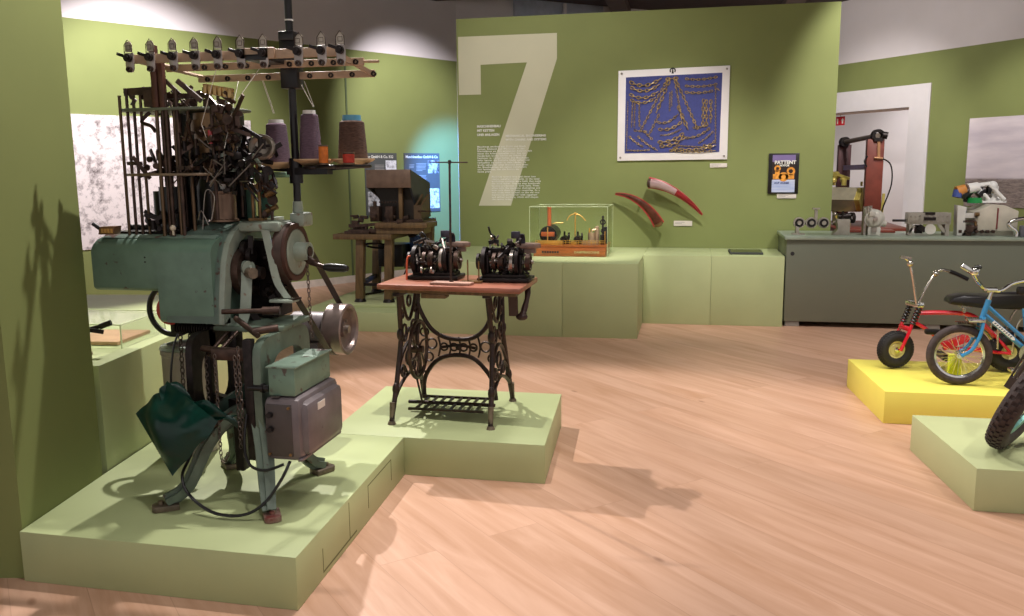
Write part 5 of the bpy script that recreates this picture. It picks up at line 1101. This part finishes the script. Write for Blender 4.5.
m = MB(); m.bar((2.13, 10.46, 1.30), (2.11, 10.46, .95), .03, .02, up=(0, 1, 0)); m.bx(1.70, 1.85, 10.8, 11.2, .916, 1.04); m.bar((1.66, 11.2, 1.2), (1.70, 10.7, .93), .03, .04); m.build('yellow_strut', drum_yellow, fm)

# red sign and ceiling lamp beyond the doorway
sg = MB().box((2.50, 16.10, 2.39), (.19, .01, .15), (0, 0, qa)).build('exit_sign', sign_red)
rebase(sg, (2.50, 16.10, 2.30)); tag(sg, 'small red sign with a white arrow hanging in the white doorway', 'sign')
m = MB()
sgn = lambda s, z: V(2.50, 16.10, 2.30)+QU*s+QN*.006+V(0, 0, z)
m.prism([(.00, .03), (.03, .03), (.03, .08), (.05, .08), (.015, .12), (-.02, .08), (.0, .08)], sgn(.04, .015), QU, (0, 0, 1), QN*.001); m.prism([(-.07, .03), (-.045, .03), (-.045, .12), (-.07, .12)], sgn(0, .01), QU, (0, 0, 1), QN*.001)
m.build('arrow', white_ink, sg)
MB().cyl((2.50, 16.10, 2.465), (2.50, 16.10, 2.507), .006, n=8).build('hanger', steel, sg)

# small showcase on the left plinth
s2 = thing('table_showcase', 'low acrylic case with a brown book inside on the left plinth', 'showcase', (-3.0, 4.05, .717))
G = lambda x, y: (x, y)
cp = [(-2.83, 3.80), (-2.88, 4.25), (-3.35, 4.22), (-3.30, 3.77)]
m = MB()
for i in range(4):
    a, b = V(*cp[i], 0), V(*cp[(i+1) % 4], 0); d = (b-a).normalized(); nn = V(-d.y, d.x, 0)*.005
    m.prism([(0, 0), ((b-a).length, 0), ((b-a).length, .115), (0, .115)], a+V(0, 0, .718), d, (0, 0, 1), nn)
m.prism(cp, (0, 0, .834), (1, 0, 0), (0, 1, 0), (0, 0, .006)); m.build('pane', glass, s2)
m = MB()
for i in range(4):
    a, b = V(*cp[i], 0), V(*cp[(i+1) % 4], 0)
    m.cyl(a+V(0, 0, .718), a+V(0, 0, .84), .004, n=6).cyl(a+V(0, 0, .84), b+V(0, 0, .84), .004, n=6)
m.build('edge', edge_glass, s2)
bk = MB().prism([(-2.90, 3.86), (-2.94, 4.20), (-3.22, 4.17), (-3.18, 3.84)], (0, 0, .7185), (1, 0, 0), (0, 1, 0), (0, 0, .02), bev=.002).build('open_book', paper_brown)
rebase(bk, (-3.06, 4.02, .7185)); tag(bk, 'flat brown book lying inside the low case on the left plinth', 'book')
lp = thing('lever_press', 'dark metal lever on a round brown post at the edge of the left wall', 'tool', (-2.93, 3.62, .717))
MB().cyl((-2.93, 3.62, .718), (-2.93, 3.62, .82), .035).cyl((-2.93, 3.62, .718), (-2.93, 3.62, .73), .055).build('post', mat('post_brown', (120, 92, 72), .4, .4), lp)
MB().cyl((-2.96, 3.60, .83), (-2.80, 3.68, .865), .010).cyl((-2.93, 3.62, .82), (-2.93, 3.62, .85), .02).bar((-2.90, 3.60, .855), (-2.82, 3.66, .83), .012, .02).cyl((-2.84, 3.66, .855), (-2.79, 3.68, .875), .014).build('lever', iron, lp)
# ================================================================== BICYCLES
def wheel(name, c, axis, R, tyre_r, parent, tyre, rimm, spokes=0, disc=None, knobs=0, squash=0):
    c = V(c); ax = V(axis).normalized()
    up = V(0, 0, 1); u = ax.cross(up).normalized() if abs(ax.z) < .95 else V(1, 0, 0); v = u.cross(ax).normalized()
    Rm = R-tyre_r
    prof = [(Rm+tyre_r*math.cos(2*PI*i/12)*1.0, tyre_r*math.sin(2*PI*i/12)*(.95)) for i in range(12)]
    w = MB().lathe(prof, c, ax, 48, closed=True).build(name, tyre, parent)
    if knobs:
        g = MB(); n = knobs
        for i in range(n):
            a = 2*PI*i/n; d = u*math.cos(a)+v*math.sin(a); t = ax.cross(d)
            for s in (-.62, -.2, .2, .62):
                q = c+d*(Rm+tyre_r*math.cos(s)*1.02)+ax*tyre_r*math.sin(s)*.98
                a2 = a+(PI/n if s in (-.2, .62) else 0); d2 = u*math.cos(a2)+v*math.sin(a2)
                q = c+d2*(Rm+tyre_r*math.cos(s)*1.02)+ax*tyre_r*math.sin(s)*.98
                nn = (d2*math.cos(s)+ax*math.sin(s)).normalized()
                g.bar(q-nn*.002, q+nn*.004, tyre_r*.33, 2*PI*R/n*.5, up=ax.cross(d2))
        g.build('tread', tyre, w)
    Ri = R-2*tyre_r*.92
    MB().lathe([(Ri-.012, -tyre_r*.4), (Ri+.012, -tyre_r*.62), (Ri+.014, 0), (Ri+.012, tyre_r*.62), (Ri-.012, tyre_r*.4), (Ri-.006, 0)], c, ax, 44, closed=True).build('rim', rimm, w)
    if spokes:
        g = MB()
        for i in range(spokes):
            a = 2*PI*i/spokes; s = 1 if i % 2 else -1
            d = u*math.cos(a)+v*math.sin(a); d2 = u*math.cos(a+.5*s)+v*math.sin(a+.5*s)
            g.cyl(c+d2*.018+ax*s*.022, c+d*(Ri-.004), .0014, n=5)
        g.build('spokes', chrome, w)
    if disc:
        MB().lathe([(0, -.012), (.05*R/.15, -.018), (Ri-.006, -.006), (Ri-.006, .006), (.05*R/.15, .018), (0, .012)], c, ax, 36).build('wheel_disc', disc, w)
    MB().cyl(c-ax*.045, c+ax*.045, .012).cyl(c-ax*.03, c+ax*.03, .02).build('hub', chrome, w)
    return w
# ---- red chopper
rb = thing('red_bicycle', 'small red chopper bicycle with fat tyres and black banana seat, on the yellow platform', 'bicycle', (1.75, 6.28, H))
yr = 6.28
F = V(1.415, yr, H+.135); Rr = V(2.13, yr, H+.142)
sa = V(-.34, 1, 0).normalized(); ap = V(1, .34, 0).normalized()
FF = lambda x, s, z: F+ap*x+sa*s+V(0, 0, z)
wheel('front_wheel', F, sa, .128, .037, rb, rubber, rim_cream, disc=rim_cream, knobs=40)
wheel('rear_wheel', Rr, (0, 1, 0), .133, .046, rb, rubber, rim_cream, disc=rim_cream, knobs=40)
m = MB()
for s in (-1, 1): m.tube(curve([FF(0, .062*s, 0), FF(.04, .062*s, .09), FF(.065, .058*s, .15), FF(.08, .055*s, .20)], 5), .012, 8)
m.bar(FF(.062, -.06, .15), FF(.062, .06, .15), .03, .03, bev=.005); m.build('fork', bike_red, rb)
for s in (-1, 1):
    sp = MB()
    for k in range(6): sp.torus(FF(.080+.008*k, .055*s, .19+.020*k), (.3, 0, 1), .016, .0075, 16, 6)
    sp.cyl(FF(.076, .055*s, .18), FF(.125, .055*s, .31), .011); sp.build('fork_spring', black, rb)
m = MB(); m.bar(FF(.122, -.075, .318), FF(.122, .075, .318), .055, .035, bev=.008); m.build('fork_crown', chrome, rb)
m = MB()
m.tube(curve([F+V(.105, -.05, .33), F+V(.085, -.06, .42), F+V(.06, -.075, .53), F+V(.042, -.08, .592), F+V(.03, -.08, .625), F+V(.0, -.09, .65)], 6), .009, 8)
m.tube(curve([F+V(.135, .03, .325), F+V(.185, .055, .43), F+V(.242, .08, .522), F+V(.275, .09, .545), F+V(.31, .10, .548), F+V(.382, .10, .522)], 6), .009, 8)
m.bar(F+V(-.03, -.10, .655), F+V(.045, -.085, .645), .014, .02); m.sphere(F+V(.04, -.08, .61), .024, n=10).sphere(F+V(.245, .08, .525), .022, n=10); m.build('handlebar', chrome_worn, rb)
MB().tube([F+V(.34, .10, .54), F+V(.39, .10, .52), F+V(.46, .10, .485)], .014, 8).build('grip', black, rb)
m = MB(); m.tube(curve([F+V(.135, 0, .26), F+V(.30, 0, .265), F+V(.46, 0, .255), F+V(.56, 0, .18), F+V(.64, 0, .09)], 6), .016, 8); m.tube([F+V(.12, 0, .19), F+V(.22, 0, .13), F+V(.33, 0, .02)], .013, 8)
m.tube([F+V(.33, 0, .02), Rr+V(0, .065, 0)], .011, 8).tube([F+V(.33, 0, .02), Rr+V(0, -.065, 0)], .011, 8).tube([F+V(.60, .03, .14), Rr+V(0, .065, 0)], .010, 8).tube([F+V(.60, -.03, .14), Rr+V(0, -.065, 0)], .010, 8).cyl(F+V(.105, 0, .18), F+V(.14, 0, .30), .02); m.bar(F+V(.30, 0, .03), F+V(.46, 0, .10), .05, .05); m.build('frame', bike_red, rb)
m = MB(); m.bx(F.x+.16, F.x+.26, yr-.12, yr-.06, F.z+.13, F.z+.165, .01); m.bar(F+V(.30, -.1, -.03), F+V(.30, .1, -.03), .03, .04); m.bx(F.x+.29, F.x+.36, yr-.12, yr-.07, F.z-.05, F.z-.02, .004); m.build('pedal', black, rb)
se_ = MB()
prof = [(.0, .0), (.02, .045), (.10, .065), (.28, .06), (.50, .06), (.60, .09), (.66, .19), (.72, .20), (.70, .10), (.66, .0), (.5, -.03), (.2, -.02)]
se_.prism(prof, F+V(.30, -.085, .335), (1, 0, 0), (0, 0, 1), (0, .17, 0), bev=.018); se_.build('seat', mat('seat_black_vinyl', (30, 27, 28), .35, var=.2), rb)
m = MB(); m.cyl(F+V(.42, 0, .25), F+V(.42, 0, .33), .014); m.bx(F.x+.39, F.x+.46, yr-.03, yr+.03, F.z+.305, F.z+.322)
for s in (-1, 1): m.tube(curve([Rr+V(.0, .075*s, .0), Rr+V(.02, .08*s, .20), Rr+V(.10, .09*s, .33), Rr+V(.22, .09*s, .42), Rr+V(.26, .08*s, .50)], 5), .007, 7).tube([Rr+V(-.09, .07*s, .03), Rr+V(-.10, .07*s, .21)], .006, 6)
m.build('sissy_bar', chrome_worn, rb)
st_ = MB().bx(1.69, 1.765, 6.0, 6.05, H+.001, H+.16, .004).build('acrylic_stand', lime); rebase(st_, (1.73, 6.025, H)); tag(st_, 'bright lime acrylic support block behind the blue front wheel', 'stand')
MB().bx(1.686, 1.769, 5.996, 6.054, H+.16, H+.166, .002).build('top_edge', mat('lime_edge', (228, 232, 90), .3), st_)
# ---- blue bicycle
bb = thing('blue_bicycle', "child's blue bicycle with swept chrome handlebar and white frame lettering", 'bicycle', (2.1, 5.86, H))
A = V(1.70, 5.85, H+.198)
wheel('front_wheel', A, (.03, 1, 0), .196, .026, bb, tyre_brown, chrome, spokes=28)
RA_ = V(2.42, 5.95, H+.198)
wheel('rear_wheel', RA_, (.03, 1, 0), .196, .026, bb, tyre_brown, chrome, spokes=28)
m = MB()
for s in (-1, 1): m.tube(curve([A+V(0, .05*s, 0), A+V(.06, .05*s, .045), A+V(.10, .045*s, .13), A+V(.115, .035*s, .20), A+V(.125, .02*s, .25)], 5), .012, 8)
m.build('fork', bike_blue, bb)
m = MB(); m.cyl(A+V(.118, 0, .24), A+V(.15, .0, .36), .017); hb = A+V(.15, 0, .35); bbk = A+V(.42, .04, .02); st0 = A+V(.40, .04, .26)
m.tube([A+V(.145, 0, .32), A+V(.42, .04, .075)], .013, 8).tube([A+V(.125, 0, .27), bbk], .016, 8).tube([st0+V(-.03, 0, .04), bbk], .014, 8)
for s in (-1, 1): m.tube([bbk, RA_+V(0, .05*s, 0)], .009, 7).tube([st0, RA_+V(0, .05*s, 0)], .009, 7)
m.build('frame', bike_blue, bb)
d_ = (bbk-(A+V(.125, 0, .27))).normalized()
pu_ = (V(0, 0, 1)-d_*d_.z).normalized(); o_ = A+V(.125, 0, .27)+d_*.075+V(0, -.0165, 0)
MB().prism([(0, -.010), (.17, -.010), (.185, 0), (.17, .010), (0, .010)], o_, d_, pu_, (0, -.001, 0)).build('decal', white_m, bb)
m = MB()
for k in range(8): m.prism([(.012+k*.019, -.006), (.018+k*.019, -.006), (.025+k*.019, .006), (.016+k*.019, .006)], o_+V(0, -.0011, 0), d_, pu_, (0, -.0006, 0))
m.build('decal_lettering', mat('decal_dark_blue', (46, 62, 84), .5), bb)
m = MB(); m.cyl(A+V(.147, 0, .35), A+V(.165, 0, .42), .012)
m.tube(curve([A+V(-.06, -.22, .575), A+V(-.017, -.19, .553), A+V(.045, -.11, .485), A+V(.125, -.01, .425), A+V(.219, .03, .414), A+V(.308, .1, .45), A+V(.40, .15, .465), A+V(.46, .165, .465)], 6), .011, 9)
m.bar(A+V(-.09, -.235, .60), A+V(-.02, -.20, .555), .022, .03, bev=.006); m.sphere(A+V(-.005, -.19, .56), .028, n=10).cyl(A+V(.02, -.15, .53), A+V(.035, -.13, .59), .013).cyl(A+V(.12, -.02, .425), A+V(.19, .02, .42), .018); m.build('handlebar', chrome, bb)
MB().tube([A+V(.45, .163, .465), A+V(.50, .17, .46), A+V(.56, .175, .455)], .016, 9).build('grip', black, bb)
MB().tube([A+V(-.01, -.20, .585), A+V(.01, -.20, .588), A+V(.03, -.20, .582)], .010, 8).build('grip', black, bb)
def fender(u, v):
    a = math.radians(28+70*u); rr_ = .220-.012*(2*v-1)**2; return A+V(math.cos(a)*rr_, (v-.5)*.075, math.sin(a)*rr_)
m = MB(); m.grid(fender, 14, 6, .002); m.bx(A.x+.03, A.x+.13, A.y-.045, A.y+.045, A.z+.219, A.z+.24, .004); m.build('mudguard', chrome, bb)
m = MB(); m.cyl(bbk+V(0, -.05, 0), bbk+V(0, .05, 0), .02); m.bar(bbk+V(0, -.055, 0), bbk+V(-.09, -.055, -.09), .014, .01); m.disc(bbk+V(0, -.035, 0), (0, 1, 0), .07, .004); m.bx(bbk.x-.14, bbk.x-.06, bbk.y-.13, bbk.y-.06, bbk.z-.105, bbk.z-.085, .004); m.build('crank', chrome_worn, bb)
m = MB(); m.prism([(-.06, -.03), (.16, -.07), (.17, .07), (-.06, .03)], st0+V(-.02, 0, .13), (1, 0, 0), (0, 1, 0), (0, 0, .05), bev=.015); m.build('saddle', black, bb)
MB().cyl(st0, st0+V(-.01, 0, .13), .012).build('seat_post', chrome, bb)
# ---- third bicycle, only its thick front tyre and fork in the picture
tbk = thing('moto_bicycle', 'large bicycle with thick knobbly brown tyre leaning in from the right edge', 'bicycle', (1.70, 4.52, H))
axv = V(.75, -.52, -.42).normalized()
dn = (V(0, 0, -1)-axv*(V(0, 0, -1).dot(axv))).normalized()
R3 = .31; C3 = V(1.525, 4.535, H+.016)-dn*R3
wheel('front_wheel', C3, axv, R3, .052, tbk, tyre_brown, mat('turquoise_rim', (110, 160, 150), .3, .5), spokes=32, knobs=46)
fu = -dn; fo = axv*.095
lo, mi, hi = MB(), MB(), MB()
for s in (-1, 1):
    b0 = C3+fo*s
    lo.tube([b0-fu*.02, b0+fu*.30], .013, 9).bar(b0-fu*.03, b0+fu*.03, .03, .045).tube([b0+axv*s*.02+fu*.02, b0+axv*s*.03+fu*.28], .005, 6)
    mi.tube([b0+fu*.29, b0+fu*.40], .026, 12); hi.tube([b0+fu*.40, b0+fu*.62], .028, 12)
lo.build('fork_leg', mat('fork_grey_metal', (74, 66, 62), .4, .6), tbk); mi.build('fork_sleeve', mat('fork_pale_sleeve', (224, 196, 186), .35), tbk); hi.build('fork_shroud', bike_red, tbk)
top = C3+fu*.60; hd_ = C3+fu*.72+V(.03, 0, 0)
MB().bar(top-fo*1.25, top+fo*1.25, .05, .04, bev=.01).cyl(top, hd_, .026).build('head_tube', bike_red, tbk)
back = V(2.75, 4.62, H+.31); sd_ = V(2.4, 4.62, .84); cr_ = V(2.32, 4.6, .52)
m = MB(); m.tube([hd_, sd_], .02, 9).tube([top, cr_], .02, 9).tube([sd_, cr_], .016, 8)
for s in (-1, 1): m.tube([cr_, back+V(0, .06*s, 0)], .012, 8).tube([sd_, back+V(0, .06*s, 0)], .012, 8)
m.build('frame', bike_red, tbk)
wheel('rear_wheel', back, (.03, 1, .0), .30, .045, tbk, tyre_brown, chrome, spokes=28)
m = MB()
for s in (-1, 1): m.tube(curve([hd_, hd_+V(.03, .1*s, .12), hd_+V(.10, .3*s, .18)]), .011, 8)
m.build('handlebar', chrome, tbk)
MB().prism([(-.1, -.06), (.4, -.08), (.4, .08), (-.1, .06)], sd_+V(0, 0, .02), (1, 0, 0), (0, 1, 0), (0, 0, .07), bev=.02).build('seat', black, tbk)

# ================================================================== LIGHT
def spot(name, loc, to, e, size, blend=.25, r=.05, col=(1, .9, .78)):
    l = bpy.data.lights.new(name, 'SPOT'); l.energy = e; l.spot_size = math.radians(size); l.spot_blend = blend; l.shadow_soft_size = r; l.color = col
    o = bpy.data.objects.new(name, l); COL.objects.link(o); o.location = loc
    o.rotation_euler = (V(to)-V(loc)).to_track_quat('-Z', 'Y').to_euler(); return o
WARM = (1, .955, .92)
spot('track_spot_rear', (-3.1, 6.2, 4.15), (-1.0, 3.9, 0), 600, 75, .3, .03, WARM)
spot('track_spot_front', (1.0, .4, 4.1), (-1.5, 3.8, .9), 60, 38, .7, .10, WARM)
spot('track_spot_machine', (-1.28, 4.03, 4.15), (-2.3, 3.2, .7), 290, 72, .4, .03, WARM)
spot('track_spot_machine_rear', (-2.3, 5.6, 4.1), (-3.1, 8.6, 1.2), 220, 50, .6, .06, WARM)
spot('track_spot_wall', (.2, 7.3, 4.1), (-.35, 9.6, .8), 300, 58, .9, .05, WARM)
spot('track_spot_numeral', (-2.1, 6.9, 4.1), (-1.5, 9.85, 2.2), 170, 78, .9, .08, WARM)
spot('track_spot_model', (-1.0, 7.4, 4.1), (-1.2, 9.0, .9), 330, 30, .6, .05, WARM)
spot('fill_spot_poster', (1.3, 6.6, 4.1), (.9, 9.85, 2.3), 25, 85, .9, .08, WARM)  # added wash that lifts the dark right part of the numeral wall
spot('track_spot_bench', (2.6, 7.0, 4.1), (2.4, 9.4, .8), 240, 75, .6, .06, WARM)
spot('track_spot_drum', (2.0, 8.6, 4.1), (1.9, 11, 1.3), 200, 60, .6, .06, WARM)
spot('track_spot_bikes', (1.2, 4.4, 4.1), (1.9, 6.2, .3), 190, 60, .5, .05, WARM)
spot('track_spot_tyre', (2.6, 2.4, 4.1), (1.6, 4.5, .2), 170, 55, .5, .05, WARM)
spot('track_spot_mural', (-4.9, 7.6, 4.0), (-6.4, 9.3, 1.9), 560, 75, .7, .06, (1, .96, .98))
spot('track_spot_rear_wall', (-3.0, 10.6, 3.9), (-4.2, 12.6, 2.3), 360, 62, .8, .06, (1, .96, 1))
spot('track_spot_corner', (-2.7, 11.6, 2.6), (-3.72, 13.42, 1.4), 900, 55, .8, .1, (.10, .34, 1))
spot('track_spot_aerial', (3.0, 10.8, 4.1), (4.5, 12.9, 1.6), 330, 60, .8, .1, WARM)
spot('track_spot_door', (.8, 11.4, 4.0), (2.9, 15.0, 1.9), 330, 50, .8, .1, (1, .96, .93))
spot('corridor_lamp', (3.2, 16.6, 3.3), (3.2, 16.8, 1.0), 90, 150, .9, .2, (1, .97, .95))
spot('fill_spot_upper', (.4, 12.0, 3.2), (3.2, 14.4, 4.1), 190, 90, .9, .1, (1, .93, .86))  # added upward fill for the white upper wall, not a room fixture
spot('fill_spot_platform', (-1.2, 2.3, 4.2), (-1.55, 2.85, 0), 120, 42, .8, .12, WARM)  # added fill for the top of the big platform
for x, y, e, s in ((.1, 1.9, 110, 84), (1.5, 2.2, 90, 84), (.2, 4.6, 110, 100), (1.8, 6.4, 90, 110), (-.6, 5.9, 210, 110), (3.2, 4.6, 80, 110)):  # added soft overhead fill standing in for the many track spots
    spot('fill_downlight', (x, y, 4.2), (x, y, 0), e, s, 1, .22, (1, .95, .9))
w = bpy.data.worlds.new('room_light'); S.world = w; w.use_nodes = True
w.node_tree.nodes['Background'].inputs['Color'].default_value = (1, .95, .93, 1)
w.node_tree.nodes['Background'].inputs['Strength'].default_value = .46

# ================================================================== CAMERA
cam = bpy.data.cameras.new('camera'); co = bpy.data.objects.new('camera', cam); COL.objects.link(co); S.camera = co
cam.sensor_fit = 'HORIZONTAL'; cam.sensor_width = 36; cam.lens = 858.58/1024*36; cam.clip_start = .05; cam.clip_end = 100
pit, rol, yaw = math.radians(9.132), math.radians(-.5177), math.radians(11.8)
fwd = V(0, math.cos(pit), -math.sin(pit)); rgt = V(1, 0, 0); up = rgt.cross(fwd)
# roll about the view axis
r2_ = rgt*math.cos(rol)+up*math.sin(rol)*1; u2_ = up*math.cos(rol)-rgt*math.sin(rol)
mw = Matrix((r2_, u2_, -fwd)).transposed()
co.matrix_world = Matrix.Translation((0, 0, 1.6)) @ Matrix.Rotation(yaw, 4, 'Z') @ mw.to_4x4()
vs = S.view_settings
S.display_settings.display_device = 'sRGB'; vs.view_transform = 'Standard'; vs.look = 'None'; vs.exposure = .45; vs.gamma = 1; vs.use_curve_mapping = False
for o in list(S.objects):
    if '_o' in o: del o['_o']
